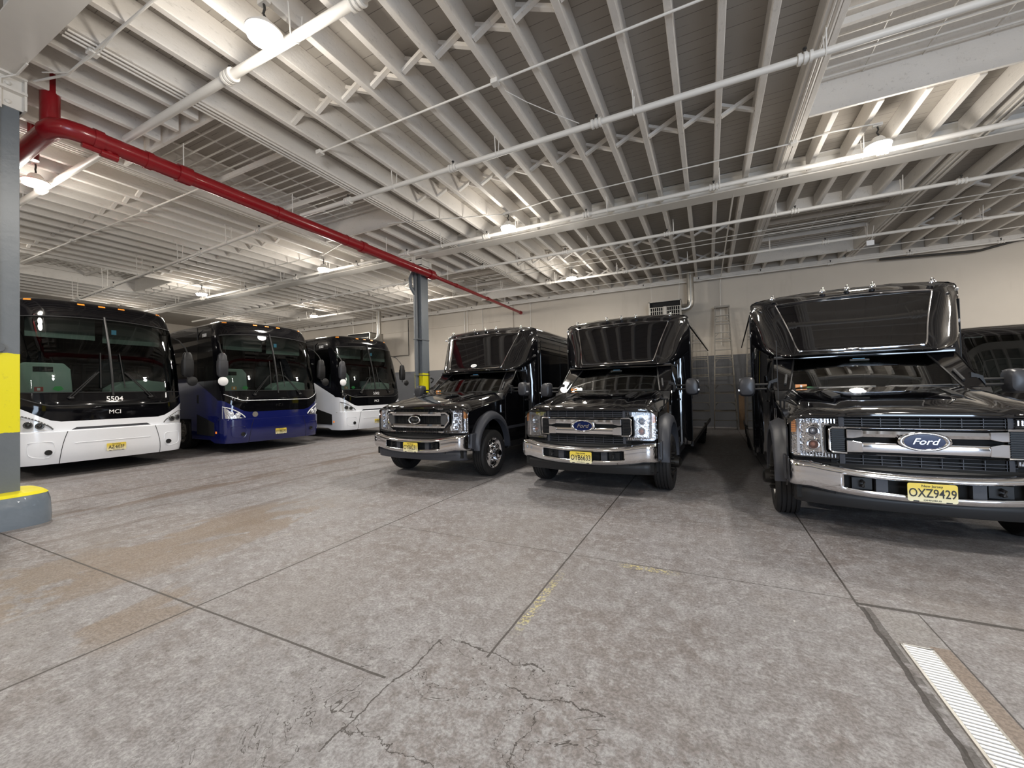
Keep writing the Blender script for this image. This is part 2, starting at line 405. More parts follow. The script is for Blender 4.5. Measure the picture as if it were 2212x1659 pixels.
        if solid:
            md = o.modifiers.new('s', 'SOLIDIFY'); md.thickness = solid; md.offset = -1
        if bevel:
            md = o.modifiers.new('b', 'BEVEL'); md.width = bevel; md.segments = 2; md.limit_method = 'ANGLE'; md.angle_limit = R_(40)
        if subsurf:
            md = o.modifiers.new('ss', 'SUBSURF'); md.levels = subsurf; md.render_levels = subsurf
        return o
def thing(name, label, cat, loc=(0, 0, 0), rotz=0, group=None):
    o = bpy.data.objects.new(name, None); COL.objects.link(o); o.empty_display_size = .2
    o.location = loc; o.rotation_euler = (0, 0, rotz)
    return tag(o, label, cat, group)
def tag(o, label, cat, group=None):
    o['label'] = label; o['category'] = cat
    if group: o['group'] = group
    return o
def struct(o): o['kind'] = 'structure'; return o
def copy_tree(o, parent=None):
    c = o.copy(); COL.objects.link(c); c.parent = parent
    for ch in o.children: copy_tree(ch, c)
    return c
def text_mesh(name, body, size, m, parent, loc, rot=(R_(90), 0, 0), extrude=.002, shear=0, sx=1, bold=0):
    cu = bpy.data.curves.new(name, 'FONT'); cu.body = body; cu.size = size; cu.extrude = extrude
    cu.align_x = 'CENTER'; cu.align_y = 'CENTER'; cu.shear = shear; cu.offset = bold; cu.resolution_u = 3
    t = bpy.data.objects.new('tmp', cu); COL.objects.link(t)
    bpy.context.view_layer.update()
    dg = bpy.context.evaluated_depsgraph_get()
    me = bpy.data.meshes.new_from_object(t.evaluated_get(dg)); bpy.data.objects.remove(t); bpy.data.curves.remove(cu)
    me.materials.clear(); me.materials.append(M[m])
    o = bpy.data.objects.new(name, me); COL.objects.link(o); o.parent = parent
    o.location = loc; o.rotation_euler = rot; o.scale = (sx, 1, 1)
    return o
def lerp(a, b, t): return a+(b-a)*t
def interp(tab, x):
    if x <= tab[0][0]: return tab[0][1]
    for (x0, y0), (x1, y1) in zip(tab, tab[1:]):
        if x <= x1: return lerp(y0, y1, (x-x0)/(x1-x0))
    return tab[-1][1]
def catmull(pts, n, closed=False):
    pts = [Vector(p) for p in pts]; k = len(pts); out = []
    segs = k if closed else k-1
    for i in range(segs):
        if closed: a, b, c, d = pts[i-1], pts[i], pts[(i+1) % k], pts[(i+2) % k]
        else: a, b, c, d = pts[max(i-1, 0)], pts[i], pts[i+1], pts[min(i+2, k-1)]
        for j in range(n):
            t = j/n
            out.append(.5*((2*b)+(c-a)*t+(2*a-5*b+4*c-d)*t*t+(3*b-a-3*c+d)*t*t*t))
    if not closed: out.append(pts[-1])
    return out
# ================================================================== ROOM SHELL
XL, XR, YF, YB = -27.5, 17.0, -7.0, 16.25
ZJ, ZD = 5.45, 5.76              # underside of joists, underside of deck
struct(MB().box(XL-.3, XR+.3, YF-.3, YB+.3, -.2, 0).build('floor', 'floor', smooth=False))
struct(MB().box(XL, XR, YB, YB+.25, 0, 6.7).build('wall_back', 'wall', smooth=False))
struct(MB().box(XL-.25, XL, YF-.25, YB+.25, 0, 6.7).build('wall_left', 'wall', smooth=False))
struct(MB().box(XR, XR+.25, YF-.25, YB+.25, 0, 6.7).build('wall_right', 'wall', smooth=False))
fw = MB(); fw.box(XL, 2.2, YF-.25, YF, 0, 6.7); fw.box(7.0, XR, YF-.25, YF, 0, 6.7); fw.box(2.2, 7.0, YF-.25, YF, 3.9, 6.7)
struct(fw.build('wall_front', 'wall', smooth=False))
# rooflights: (x0, x1, y0, y1) openings in the deck
SKY = [(-18.95, -16.35, 3.3, 7.4), (-8.85, -6.25, 3.3, 7.4), (1.47, 4.04, 3.3, 7.4),
       (-18.95, -16.35, 11.35, 15.4), (-8.85, -6.25, 11.35, 15.4), (1.47, 4.04, 11.35, 15.4)]
dk = MB(); ys = [YF, 3.3, 7.4, 11.35, 15.4, YB]
for i in range(5):
    xs = [XL]+([v for s in SKY if s[2] == ys[i] for v in (s[0], s[1])] if i in (1, 3) else [])+[XR]
    for k in range(0, len(xs), 2): dk.box(xs[k], xs[k+1], ys[i], ys[i+1], ZD, ZD+.05)
struct(dk.build('ceiling', 'deck', smooth=False))
struct(MB().box(XL-.5, XR+.5, YF-.5, YB+.5, 6.7, 6.8).build('roof_slab', 'white', smooth=False))  # roof slab closing the building above deck and rooflights
# timber plate along the head of the back wall and the thin dark gap below it
struct(MB().box(XL, XR, YB-.03, YB, 5.34, 5.47).build('trim_1', 'white', smooth=False))
# shallow pilaster and coping line on the back wall
struct(MB().box(-8.35, -7.72, YB-.06, YB, 0, 5.34).build('trim_2', 'wall', smooth=False))
struct(MB().box(XL, -8.35, YB-.035, YB, 4.62, 4.66).build('trim_3', 'wall', smooth=False))

def hidden_by_sky(x, y0, y1):
    for s in SKY:
        if s[0]-.02 < x < s[1]+.02 and s[2] < y1 and s[3] > y0: return s
    return None
# ------------------------------------------------------------------ girders
def girder(x0, x1, yc, label):
    g = MB(); zb, zt = 5.385, 5.75
    g.box(x0, x1, yc-.18, yc+.18, zb, zb+.022); g.box(x0, x1, yc-.012, yc+.012, zb+.02, zt-.02); g.box(x0, x1, yc-.18, yc+.18, zt-.022, zt)
    x = x0+.4
    while x < x1:
        g.box(x, x+.012, yc-.16, yc+.16, zb+.02, zt-.02); x += 2.6
    return tag(g.build('steel_girder', 'white_steel', smooth=False), label, 'girder')
girder(XL, XR, 1.58, 'white steel girder crossing the near column at the top left corner')
girder(XL, XR, 9.42, 'white steel girder running over the grey column beside the red pipe')

# ------------------------------------------------------------------ joists with their cross braces
GJ = 'painted ceiling joists'
def joist_mesh(y0, y1, wd, name):
    b = MB(); n = max(2, int((y1-y0)/.6)); h = ZD-ZJ
    b.box(-wd/2, wd/2, y0, y1, ZJ, ZD)
    return b
BR = {}
def brace_mb(y, gap):
    b = MB(); h0, h1 = ZJ+.03, ZD-.03; w0 = .04
    b.bar((w0, y-.03, h0+.02), (gap-w0, y-.03, h1-.02), .045, .06, (0, 1, 0))
    b.bar((w0, y+.035, h1-.02), (gap-w0, y+.035, h0+.02), .045, .06, (0, 1, 0))
    return b
BAYS = [(-6.9, 1.40, [(-3.9)], 'white ceiling joist in front of the near girder'),
        (1.76, 9.24, [4.0, 6.86], 'white ceiling joist between the two girders'),
        (9.60, 16.22, [11.9, 14.3], 'white ceiling joist behind the far girder')]
xs_j = []
x = .25
while x < XR-.1: xs_j.append(x); x += .52
x = .25-.52
while x > XL+.1: xs_j.append(x); x -= .52
xs_j.sort()
thick = [1.36, 4.15, -6.12, -8.97, -16.23, -19.07]
xs_j = [x for x in xs_j if all(abs(x-t) > .26 for t in thick)]
cache = {}
def put_joist(x, y0, y1, rows, label, wd=.08):
    key = (round(y0, 2), round(y1, 2), wd)
    if key in cache:
        o = cache[key].copy(); COL.objects.link(o)
    else:
        o = joist_mesh(y0, y1, wd, 'ceiling_joist').build('ceiling_joist', 'white', smooth=False, bevel=.008)
        cache[key] = o
    o.location = (x, 0, 0)
    reg = 'far left of the red main' if x < -16.3 else 'left of the red main' if x < -8.9 else 'beside the red main' if x < -6.2 else 'between the middle and right rooflights' if x < 1.4 else 'by the right rooflights' if x < 4.1 else 'at the far right'
    tag(o, label+', '+reg, 'joist', GJ)
    for r in rows:
        if not (y0 < r < y1): continue
        if r not in BR: c = BR[r] = brace_mb(r, .52).build('cross_brace', 'white', smooth=False)
        else: c = BR[r].copy(); COL.objects.link(c)
        c.parent = o
    return o
for (y0, y1, rows, label) in BAYS:
    if y0 < 0:
        xr = [x for x in xs_j if -8.5 < x < 3.0 and y1 > 0]
        ya = -2.0
    else: xr = [x for x in xs_j if x > -22.5]; ya = y0
    for x in xr:
        s = hidden_by_sky(x, ya, y1)
        if s and not (y0 < 0):
            put_joist(x, y0, s[2]-.05, [], 'short joist stub in front of a rooflight, %s bay' % ('near' if y0 < 5 else 'rear'))
            if y1-s[3] > .3: put_joist(x, s[3]+.05, y1, [], 'short joist stub behind a rooflight, %s bay' % ('near' if y0 < 5 else 'rear'))
        else:
            nxt = [q for q in xs_j if q > x]; ok = nxt and abs(nxt[0]-x-.52) < .02
            put_joist(x, ya, y1, rows if ok else [], label)
    for t in thick:
        if y0 < 0: continue
        b = MB(); b.box(-.105, -.035, y0, y1, ZJ, ZD); b.box(-.03, .03, y0, y1, ZJ+.004, ZD); b.box(.035, .105, y0, y1, ZJ, ZD)
        b.box(-.036, .036, y0, y1, ZJ+.015, ZD)
        o = b.build('trimmer_joist', 'white', smooth=False, bevel=.005); o.location = (t, 0, 0)
        side = {1.36: 'left of the right rooflights', 4.15: 'right of the right rooflights', -6.12: 'right of the middle rooflights',
                -8.97: 'left of the middle rooflights', -16.23: 'right of the far left rooflights', -19.07: 'left of the far left rooflights'}[t]
        tag(o, 'tripled timber trimmer on the %s, %s' % (side, 'near bay' if y0 < 5 else 'rear bay'), 'joist')
# ------------------------------------------------------------------ rooflights with security bars
SN = ['far left rooflight above the white coach', 'middle rooflight beside the red pipe', 'pale boxed rooflight at the top right',
      'far left rooflight near the back wall', 'middle rooflight near the back wall', 'barred rooflight above the right hand shuttle bus']
for (x0, x1, y0, y1), nm in zip(SKY, SN):
    t = thing('rooflight', nm+', with steel security bars across it', 'rooflight', ((x0+x1)/2, (y0+y1)/2, ZJ))
    hx, hy = (x1-x0)/2, (y1-y0)/2; zt = .80
    b = MB()
    b.box(-hx, hx, -hy, -hy+.045, 0, zt); b.box(-hx, hx, hy-.045, hy, 0, zt)
    b.box(-hx, -hx+.03, -hy, hy, .31, zt); b.box(hx-.03, hx, -hy, hy, .31, zt)
    b.box(-hx, hx, hy-.03, hy, .30, .33)
    b.build('curb', 'white', t, smooth=False)
    MB().box(-hx, hx, -hy, hy, zt, zt+.04).build('lid', 'white' if x0 > 0 and y0 < 5 else 'deck', t, smooth=False)
    g = MB(); k = 0; y = -hy+.12; zb = .42
    while y < hy-.05:
        g.bar((-hx, y, zb), (hx, y, zb), .02, .02); y += .20
    for xx in (-hx*.5, 0, hx*.5): g.bar((xx, -hy, zb+.02), (xx, hy, zb+.02), .012, .02)
    g.build('security_bars', 'white_steel', t, smooth=False)
    for yy in (-hy*.34, hy*.34): MB().bar((-hx, yy, .30), (hx, yy, .30), .05, .08).build('cross_bar', 'white', t, smooth=False)

# ------------------------------------------------------------------ columns
def column(y, label, near):
    t = thing('steel_column', label, 'column', (-7.6, y, 0))
    b = MB(); b.box(.128, .15, -.155, .155, 0, 5.2); b.box(-.15, -.128, -.155, .155, 0, 5.2); b.box(-.128, .128, -.008, .008, 0, 5.2)
    b.build('post', 'column', t, smooth=False, bevel=.004)
    # cap: stiffened bracket with bolts carrying the girder
    c = MB(); c.box(-.24, .24, -.2, .2, 5.18, 5.21); c.box(-.22, .22, -.2, -.18, 5.0, 5.385); c.box(-.22, .22, .18, .2, 5.0, 5.385)
    c.box(-.24, .24, -.2, .2, 5.36, 5.385); c.box(.15, .165, -.18, .18, 5.0, 5.385); c.box(-.165, -.15, -.18, .18, 5.0, 5.385)
    c.build('cap_bracket', 'white_steel', t, smooth=False)
    for yy in (-.1, .06):
        for zz in (5.06, 5.28): MB().lathe([(0, .026), (.014, .024), (.024, .012), (.027, 0)], (.165, yy, zz), 'x', 12).build('rivet', 'white_steel', t)
    if near:
        r = MB(); prof = []
        n = 40; rows = []
        def sq(rad, z, cr=.18):
            pts = []
            for i in range(n):
                a = 2*PI*i/n; ca, sa = math.cos(a), math.sin(a)
                k = (abs(ca)**4+abs(sa)**4)**(-1/4)
                pts.append((rad*k*ca, rad*k*sa, z))
            return pts
        for rad, z in ((.40, 0), (.405, .1), (.395, .28), (.375, .36), (.34, .385)): rows.append(sq(rad, z))
        r.grid(rows, closed=True); r.build('concrete_base', 'base_grey', t)
        q = MB(); q.grid([sq(.378, .360), sq(.345, .392), sq(.2, .40), sq(.02, .40)], closed=True)
        q.build('base_top', 'yellow', t)
        e = MB(); e.tube([(.175, -.02, 4.95), (.175, -.02, 2.16)], .011, 8); e.build('conduit', 'col_grey', t)
        j = MB(); j.lathe([(0, .055), (.045, .055), (.05, .048), (.05, 0)], (.15, -.02, 2.10), 'x', 20); j.build('junction_box', 'col_grey', t)
        e = MB(); e.tube([(.178, -.0, 4.95), (.178, 0, 5.3), (.3, .1, 5.36), (.62, .1, 5.37)], .012, 8); e.build('conduit', 'white_steel', t)
    else:
        MB().box(-.3, .3, -.3, .3, 0, .38).build('concrete_base', 'base_grey', t, smooth=False, bevel=.05)
        p = MB(); p.tube([(.04, -.29, .1), (.04, -.29, 4.6), (.04, -.29, 4.95), (.02, -.16, 5.2)], .055, 14)
        p.build('downpipe', 'col_grey', t)
        p = MB(); p.tube([(.04, -.29, 4.3), (-.02, -.42, 4.52), (-.02, -.44, 4.75), (0, -.36, 4.92), (.04, -.29, 5.0)], .05, 14)
        p.build('downpipe', 'col_grey', t)
        p = MB(); p.tube([(.04, -.29, 5.0), (.04, -.34, 5.2), (.04, -.34, 5.4)], .06, 14); p.build('downpipe', 'white_steel', t)
        p = MB(); p.tube([(.1, .34, 5.4), (.1, .34, 4.85)], .055, 14); p.build('downpipe', 'white_steel', t)
        p = MB(); p.box(-.02, .165, -.36, .16, 3.0, 3.02); p.box(-.02, .165, -.36, .16, 1.97, 1.99); p.build('strap', 'col_grey', t, smooth=False)
        p = MB(); p.tube([(.17, .1, .4), (.17, .1, 2.1)], .012, 8); p.tube([(.17, .18, 1.75), (.21, .22, 1.8), (.22, .24, 1.86), (.17, .17, 1.9)], .02, 8); p.build('hose_hook', 'black_plastic', t)
column(1.65, 'near blue-grey steel column with a yellow band and rounded concrete base at the left edge', True)
column(9.62, 'far grey steel column with downpipes rising beside the first shuttle bus', False)

# ------------------------------------------------------------------ red main
t = thing('sprinkler_main', 'large red sprinkler main running from the near column to the back wall', 'pipe', (-7.3, 2.1, 4.96))
def rel(pts): return [(p[0]+7.3, p[1]-2.1, p[2]-4.96) for p in pts]
b = MB(); b.tube(rel([(-7.3, 2.42, 4.96), (-7.3, 9.75, 4.96)]), .114, 20); b.build('main_pipe', 'red', t)
b = MB(); b.tube(rel([(-7.3, 9.85, 4.95), (-7.3, 16.2, 4.88)]), .055, 16); b.build('tail_pipe', 'red', t)
b = MB(); el = [(-7.3+.0, 2.44, 4.96), (-7.30, 2.30, 4.96), (-7.33, 2.18, 4.96), (-7.42, 2.10, 4.96), (-7.60, 2.08, 4.955)]
b.tube(rel(el), .120, 20); b.build('elbow', 'red', t)
b = MB(); b.tube(rel([(-7.55, 2.08, 4.955), (-10.2, 2.08, 4.9)]), .105, 18); b.build('branch_pipe', 'red', t)
MB().tube(rel([(-7.60, 2.10, 4.98), (-7.60, 2.10, 5.74)]), .095, 18).build('riser', 'red', t); MB().tube(rel([(-8.75, 2.25, 4.98), (-8.75, 2.25, 5.74)]), .06, 14).build('riser', 'red', t)
for yy, rr, ww in ((2.45, .132, .05), (3.0, .126, .04), (3.45, .136, .09), (5.0, .126, .05), (7.1, .134, .07), (9.72, .142, .09), (9.86, .10, .05), (13.2, .07, .07), (11.1, .066, .05), (16.1, .08, .05)):
    z0 = 0 if yy < 9.8 else -.01-(yy-9.85)*.011
    MB().lathe([(-ww, rr*.85), (-ww, rr), (ww, rr), (ww, rr*.85)], (0, yy-2.1, z0), 'y', 20).build('coupling', 'red', t)
b = MB(); b.tube([(0, .47, -.09), (0, .47, -.16)], .045, 12); b.tube([(0, .38, -.15), (0, .56, -.15)], .05, 12); b.tube([(0, .2, -.14), (0, .38, -.14)], .035, 10); b.build('drain_valve', 'red', t)
for yy in (3.45, 5.3, 7.9, 10.6, 12.4, 14.6):
    MB().tube([(-.0, yy-2.1, .08 if yy < 9.8 else .03), (0, yy-2.1, .5)], .009, 6).build('hanger_rod', 'white_steel', t)
for yy in (3.0, 6.6, 8.9):
    MB().lathe([(-.012, .115), (-.012, .123), (.012, .123), (.012, .115)], (0, yy-2.1, 0), 'y', 16).build('hanger_ring', 'red', t)

# ------------------------------------------------------------------ white sprinkler branch pipes
def sprinkler(pts, r, label, first=.6, step=3.0, hang=2.1):
    p0, p1 = Vector(pts[0]), Vector(pts[-1]); d = (p1-p0); L = d.length; d.normalize()
    t = thing('sprinkler_pipe', label, 'pipe', tuple(p0))
    MB().tube([Vector(p)-p0 for p in pts], r, 14).build('pipe', 'white_steel', t)
    s = first
    while s < L:
        c = MB(); q = d*s
        for o_ in (-.055, 0, .055):
            c.tube([q+d*(o_-.016), q+d*(o_+.016)], r*1.55, 14)
        c.tube([q-d*.05, q+d*.05], r*1.2, 14); c.build('coupling', 'white_steel', t)
        h = MB(); h.tube([q+Vector((0, 0, r)), q+Vector((0, 0, r+.06))], .012, 8); h.tube([q+Vector((0, 0, r+.06)), q+Vector((0, 0, r+.075))], .022, 8)
        h.build('sprinkler_head', 'dark_line', t)
        s += step
    s = first+1.15
    while s < L:
        q = d*s; z = ZJ+.06-(p0+q).z
        h = MB(); h.tube([q+Vector((0, -r-.03, z)), q+Vector((0, -r-.008, 0)), q+Vector((0, -r*.7, -r*.8)), q+Vector((0, 0, -r-.006)), q+Vector((0, r*.7, -r*.8)), q+Vector((0, r+.008, 0)), q+Vector((0, r+.03, z-.03))], .008, 6)
        h.build('hanger', 'white_steel', t); s += hang
    return t
sprinkler([(-7.42, 2.80, 5.2), (16.8, 2.80, 5.2)], .050, 'thick white sprinkler pipe under the brightest ceiling lamp, nearest the camera', 2.5, 2.02)
sprinkler([(-7.5, 5.64, 5.2), (16.8, 5.64, 5.2)], .042, 'white sprinkler pipe crossing the middle of the ceiling and both rooflights', 1.35, 2.42)
sprinkler([(-7.4, 8.5, 5.2), (16.8, 8.5, 5.2)], .042, 'white sprinkler pipe just in front of the far girder', .25, 2.45)
sprinkler([(-6.9, 10.55, 5.2), (16.8, 10.5, 5.2)], .038, 'white sprinkler pipe just behind the far girder', .9, 2.6)
sprinkler([(-22, 13.25, 5.2), (16.8, 13.25, 5.2)], .038, 'white sprinkler pipe nearest the back wall', 1.5, 2.6)
sprinkler([(-24, 15.95, 5.26), (16.8, 15.95, 5.26)], .03, 'slender white pipe fixed along the head of the back wall', 1.0, 1.9, 50)
sprinkler([(-7.9, 2.80, 5.2), (-22, 2.76, 5.2)], .048, 'thick white sprinkler pipe left of the red main, behind the left lamp', 2.6, 3.1)
sprinkler([(-7.9, 5.64, 5.2), (-20, 5.64, 4.68)], .040, 'sloping white sprinkler pipe left of the red main above the white coach', 1.0, 2.3)
sprinkler([(-7.6, 8.5, 5.2), (-22, 8.5, 5.15)], .036, 'white sprinkler pipe left of the red main above the blue coach', 1.4, 2.6)
sprinkler([(-7.7, 10.7, 5.2), (-22, 10.7, 5.12)], .036, 'white sprinkler pipe left of the red main above the rearmost coach', 1.4, 2.6)

# ------------------------------------------------------------------ conduits
def conduit(label, pts, r=.014, boxes=(), cat='conduit', m='white_steel'):
    p0 = Vector(pts[0]); t = thing('conduit', label, cat, tuple(p0))
    MB().tube([Vector(p)-p0 for p in pts], r, 8).build('tube', m, t)
    for q in boxes:
        q = Vector(q)-p0; MB().box(q.x-.05, q.x+.05, q.y-.05, q.y+.05, q.z-.03, q.z+.03).build('junction_box', m, t, smooth=False, bevel=.008)
zc = 5.425
conduit('thin white conduit running across the joists from the near column to the right', [(-7.35, 1.9, 5.40), (-6.9, 2.05, zc), (-6.2, 2.05, zc), (-4.0, 2.05, zc), (2.5, 2.05, zc)], .014, [(-6.2, 2.05, zc)])
conduit('thin white conduit crossing the joists between the first two sprinkler pipes', [(-5.6, 4.57, zc), (-2.3, 4.57, zc), (.3, 4.57, zc), (9, 4.57, zc)], .014, [(-5.6, 4.57, zc), (-2.35, 4.57, zc)])
conduit('white conduit feeding the middle row of lamps', [(-6.6, 7.2, zc), (-3.98, 8.08, 5.42), (-2.9, 7.95, 5.43), (1.38, 8.0, zc), (1.9, 7.95, 5.43), (2.5, 8.02, 5.42)], .012, [(1.38, 8.0, zc), (-3.98, 8.1, 5.42)])
conduit('thin white conduit running close above the far girder pipe', [(-7.0, 8.9, 5.36), (.0, 8.9, 5.37), (10.2, 8.85, 5.38)], .012, [(.9, 8.9, 5.38), (4.2, 8.9, 5.39)])
conduit('upper of two thin conduits crossing behind the far girder', [(-7.0, 12.15, 5.42), (10.2, 12.15, 5.42)], .012, [(1.3, 12.15, 5.42), (-1.8, 12.15, 5.42)])
conduit('lower of two thin conduits crossing behind the far girder', [(-7.0, 12.5, 5.40), (10.2, 12.4, 5.40)], .012)
conduit('conduit strapped near the head of the back wall', [(-6, 15.4, 5.42), (10.2, 15.2, 5.42)], .013, [(3.9, 15.3, 5.42)])
conduit('long thin conduit left of the red main, in front of the left lamp', [(-8.2, 4.3, zc), (-20, 4.2, zc)], .014, [(-10.6, 4.28, zc), (-14, 4.25, zc)])
conduit('white conduit left of the red main feeding the lamp above the blue coach', [(-7.9, 7.4, zc), (-9.7, 7.95, 5.42), (-20, 7.7, 5.42)], .012, [(-9.7, 7.95, 5.42)])
conduit('thin conduit above the rearmost coach', [(-7.7, 12.2, 5.42), (-22, 12.2, 5.42)], .012, [(-12, 12.2, 5.42)])
conduit('pair conduit clipped under the trimmer left of the right rooflight', [(1.31, 2.2, 5.43), (1.31, 15.9, 5.43)], .012, [])
conduit('second conduit clipped under the trimmer left of the right rooflight', [(1.36, 2.2, 5.43), (1.36, 8.0, 5.43)], .012, [])
for dx, nm in ((-.07, 'left'), (0, 'middle'), (.07, 'right')):
    conduit('%s one of three conduits under the trimmer right of the middle rooflight' % nm, [(-6.12+dx, 1.8, 5.43), (-6.12+dx, 15.9, 5.43)], .014)
for dx, nm in ((-.05, 'left'), (.03, 'right')):
    conduit('%s one of two conduits under the trimmer right of the right rooflight' % nm, [(4.15+dx, 1.8, 5.43), (4.15+dx, 15.9, 5.43)], .014)
for dx, nm in ((-.05, 'left'), (.03, 'right')):
    conduit('%s one of two long conduits over the coaches left of the red main' % nm, [(-8.97+dx, 1.8, 5.43), (-8.97+dx, 15.9, 5.43)], .013)
conduit('slim conduit dropping obliquely from the ceiling to the back wall above the ladder', [(.58, 9.3, 5.40), (.51, 16.18, 5.30), (.48, 16.2, 5.1), (.46, 16.2, 2.9)], .016)
conduit('thin dark pipe drooping down the back wall beside the rear heater', [(-13.6, 16.18, 5.2), (-13.6, 16.18, 3.4), (-14.6, 16.18, 3.4)], .018, m='dark_line')
conduit('left one of two close vertical pipes on the back wall', [(-10.25, 16.2, 5.3), (-10.25, 16.2, .3)], .02)
conduit('right one of two close vertical pipes on the back wall', [(-10.1, 16.2, 5.3), (-10.1, 16.2, .3)], .02)
conduit('thin vertical pipe on the back wall above the first shuttle bus roof', [(-9.29, 16.21, 5.3), (-9.29, 16.21, .3)], .014)
conduit('thin vertical pipe on the back wall between the first two shuttle buses', [(-6.88, 16.21, 5.3), (-6.88, 16.21, .3)], .016)
conduit('looped white cable sagging from the second sprinkler pipe', [(-2.3, 4.75, 5.42), (-2.1, 5.0, 5.36), (-1.8, 5.3, 5.28), (-1.55, 5.6, 5.25)], .006, cat='cable')
conduit('white cable draped from the near girder toward the first conduit', [(-7.1, 1.9, 5.42), (-6.7, 2.0, 5.34), (-6.0, 2.05, 5.37), (-5.6, 2.05, 5.42)], .008, cat='cable')
conduit('dark sloping pipe at the right end of the back wall head', [(4.82, 16.0, 5.20), (7.0, 16.0, 5.10), (8.6, 16.0, 5.44)], .035, m='dark_line')
t = MB(); t.box(-.075, .075, -.01, .01, -.06, .06)
o = t.build('square_sensor', 'white_mark', smooth=False); o.location = (3.72, 12.9, 4.92); tag(o, 'small white square sensor hanging below the pipe at the right', 'sensor')
MB().tube([(.03, 0, .06), (.08, 0, .42)], .006, 6).build('hanger_wire', 'white_steel', o)

# ------------------------------------------------------------------ lamps
LAMPS = [(-3.90, 2.55, 'brightest round lamp near the top of the picture, nearest the camera'),
         (-9.90, 2.57, 'round lamp just right of the near column'),
         (-3.90, 8.05, 'yellowish round lamp over the gap between the first two shuttle buses'),
         (2.46, 8.05, 'round lamp at the right below the pale rooflight'),
         (-9.85, 8.10, 'round lamp above the roof of the blue coach'),
         (-3.90, 12.7, 'small distant round lamp near the back wall'),
         (-15.75, 7.95, 'dim distant lamp above the gap between the white and blue coaches'),
         (-16.0, 12.6, 'smallest lamp above the rearmost coach'),
         (8.6, 8.05, None), (2.46, 2.55, None), (8.6, 12.7, None), (14.7, 8.05, None), (14.7, 2.55, None), (-22, 8, None), (-22, 12.6, None), (-16, 2.6, None), (8.6, -3.2, None), (-9.9, 12.6, None),  # unseen lamps, most of them added to light the room
         (-3.9, -3.2, None), (2.46, -3.2, None), (-9.9, -3.2, None)]
def lamp(x, y, label):
    zl = 5.06; kf = 1.2 if x > 5 else (1.25 if x < -12 else 1)
    if 2 < x < 3 and 0 < y < 5: kf = .85
    t = thing('ceiling_lamp', label, 'lamp', (x, y, zl), 0, 'round high bay lamps')
    MB().lathe([(.022, .155), (.03, .168), (.045, .170), (.06, .155), (.085, .10), (.13, .085), (.16, .06), (.165, 0)], (0, 0, 0), 'z', 32).build('housing', 'white_steel', t)
    MB().lathe([(.03, .162), (.02, .160), (.005, .150), (-.008, .12), (-.014, .06), (-.016, 0)], (0, 0, 0), 'z', 32).build('lens', 'led', t)
    MB().tube([(0, 0, .16), (.012, 0, .2), (-.01, 0, .24), (.012, 0, .28), (0, 0, .33)], .012, 8).build('hook', 'dark_line', t)
    MB().box(-.06, .06, -.03, .03, .33, .38).build('ceiling_box', 'white_steel', t, smooth=False)
    l = bpy.data.lights.new('lamp_light', 'AREA'); l.shape = 'DISK'; l.size = .30; l.energy = LAMP_W*kf; l.color = LAMP_C; l.spread = R_(175)
    lo = bpy.data.objects.new('lamp_light', l); COL.objects.link(lo); lo.parent = t; lo.location = (0, 0, -.02)
    lo.visible_camera = True
    l2 = bpy.data.lights.new('lamp_glow', 'POINT'); l2.shadow_soft_size = .15; l2.energy = LAMP_W*.75*kf; l2.color = LAMP_C
    lo2 = bpy.data.objects.new('lamp_glow', l2); COL.objects.link(lo2); lo2.parent = t; lo2.location = (0, 0, -.30)
LAMP_W, LAMP_C = 38, (1, .945, .865)
def lamp_words(x, y):
    row = 'row by the back wall' if y > 10 else 'row by the far girder' if y > 5 else 'row by the near girder' if y > 0 else 'row behind the camera'
    c = 'far left' if x < -20 else 'left' if x < -14 else 'left of centre' if x < -9 else 'above the camera' if x < -3 else 'right of centre' if x < 3 else 'right' if x < 9 else 'far right'
    return 'added ceiling lamp out of view, %s in the %s' % (c, row)
for x, y, lb in LAMPS:
    lamp(x, y, lb or lamp_words(x, y))

# ------------------------------------------------------------------ heaters hung by the back wall
def heater(x, y, z, wd, ht, dp, label):
    t = thing('unit_heater', label, 'heater', (x, y, z))
    b = MB(); th = .03
    b.box(-wd/2, wd/2, dp-th, dp, 0, ht); b.box(-wd/2, -wd/2+th, 0, dp, 0, ht); b.box(wd/2-th, wd/2, 0, dp, 0, ht); b.box(-wd/2, wd/2, 0, dp, 0, th); b.box(-wd/2, wd/2, 0, dp, ht-th, ht)
    b.build('casing', 'galv', t, smooth=False)
    MB().box(-wd/2+th, wd/2-th, .12, .14, th, ht-th).build('burner_recess', 'dark', t, smooth=False)
    g = MB(); n = 15
    for i in range(n):
        xx = -wd/2+.05+(wd-.1)*i/(n-1)
        g.box(xx-.008, xx+.008, .02, .05, .03, ht*.74)
    for k in range(5):
        zz = .06+ht*.66*k/4; g.box(-wd/2+.03, wd/2-.03, .03, .06, zz-.008, zz+.008)
    g.box(-.05, .05, .01, .06, .03, ht*.75)
    g.build('louvres', 'galv', t, smooth=False)
    f = MB(); f.tube([(wd/2, .3, ht*.62), (wd/2+.12, .3, ht*.62), (wd/2+.22, .3, ht*.66), (wd/2+.28, .3, ht*.76), (wd/2+.30, .3, ht*.95), (wd/2+.30, .3, 5.5-z)], .115, 18)
    f.build('flue', 'galv', t)
    for zz in (ht*.98, ht*1.5): MB().lathe([(-.012, .116), (-.012, .123), (.012, .123), (.012, .116)], (wd/2+.30, .3, zz), 'z', 18).build('flue_joint', 'galv', t)
    for sx in (-1, 1): MB().tube([(sx*wd*.42, .3, ht), (sx*wd*.42+sx*.05, .3, 5.5-z)], .007, 6).build('hanger_rod', 'white_steel', t)
heater(-1.31, 15.3, 3.72, 1.08, .82, .8, 'louvred gas heater with silver flue hanging behind the middle shuttle bus')
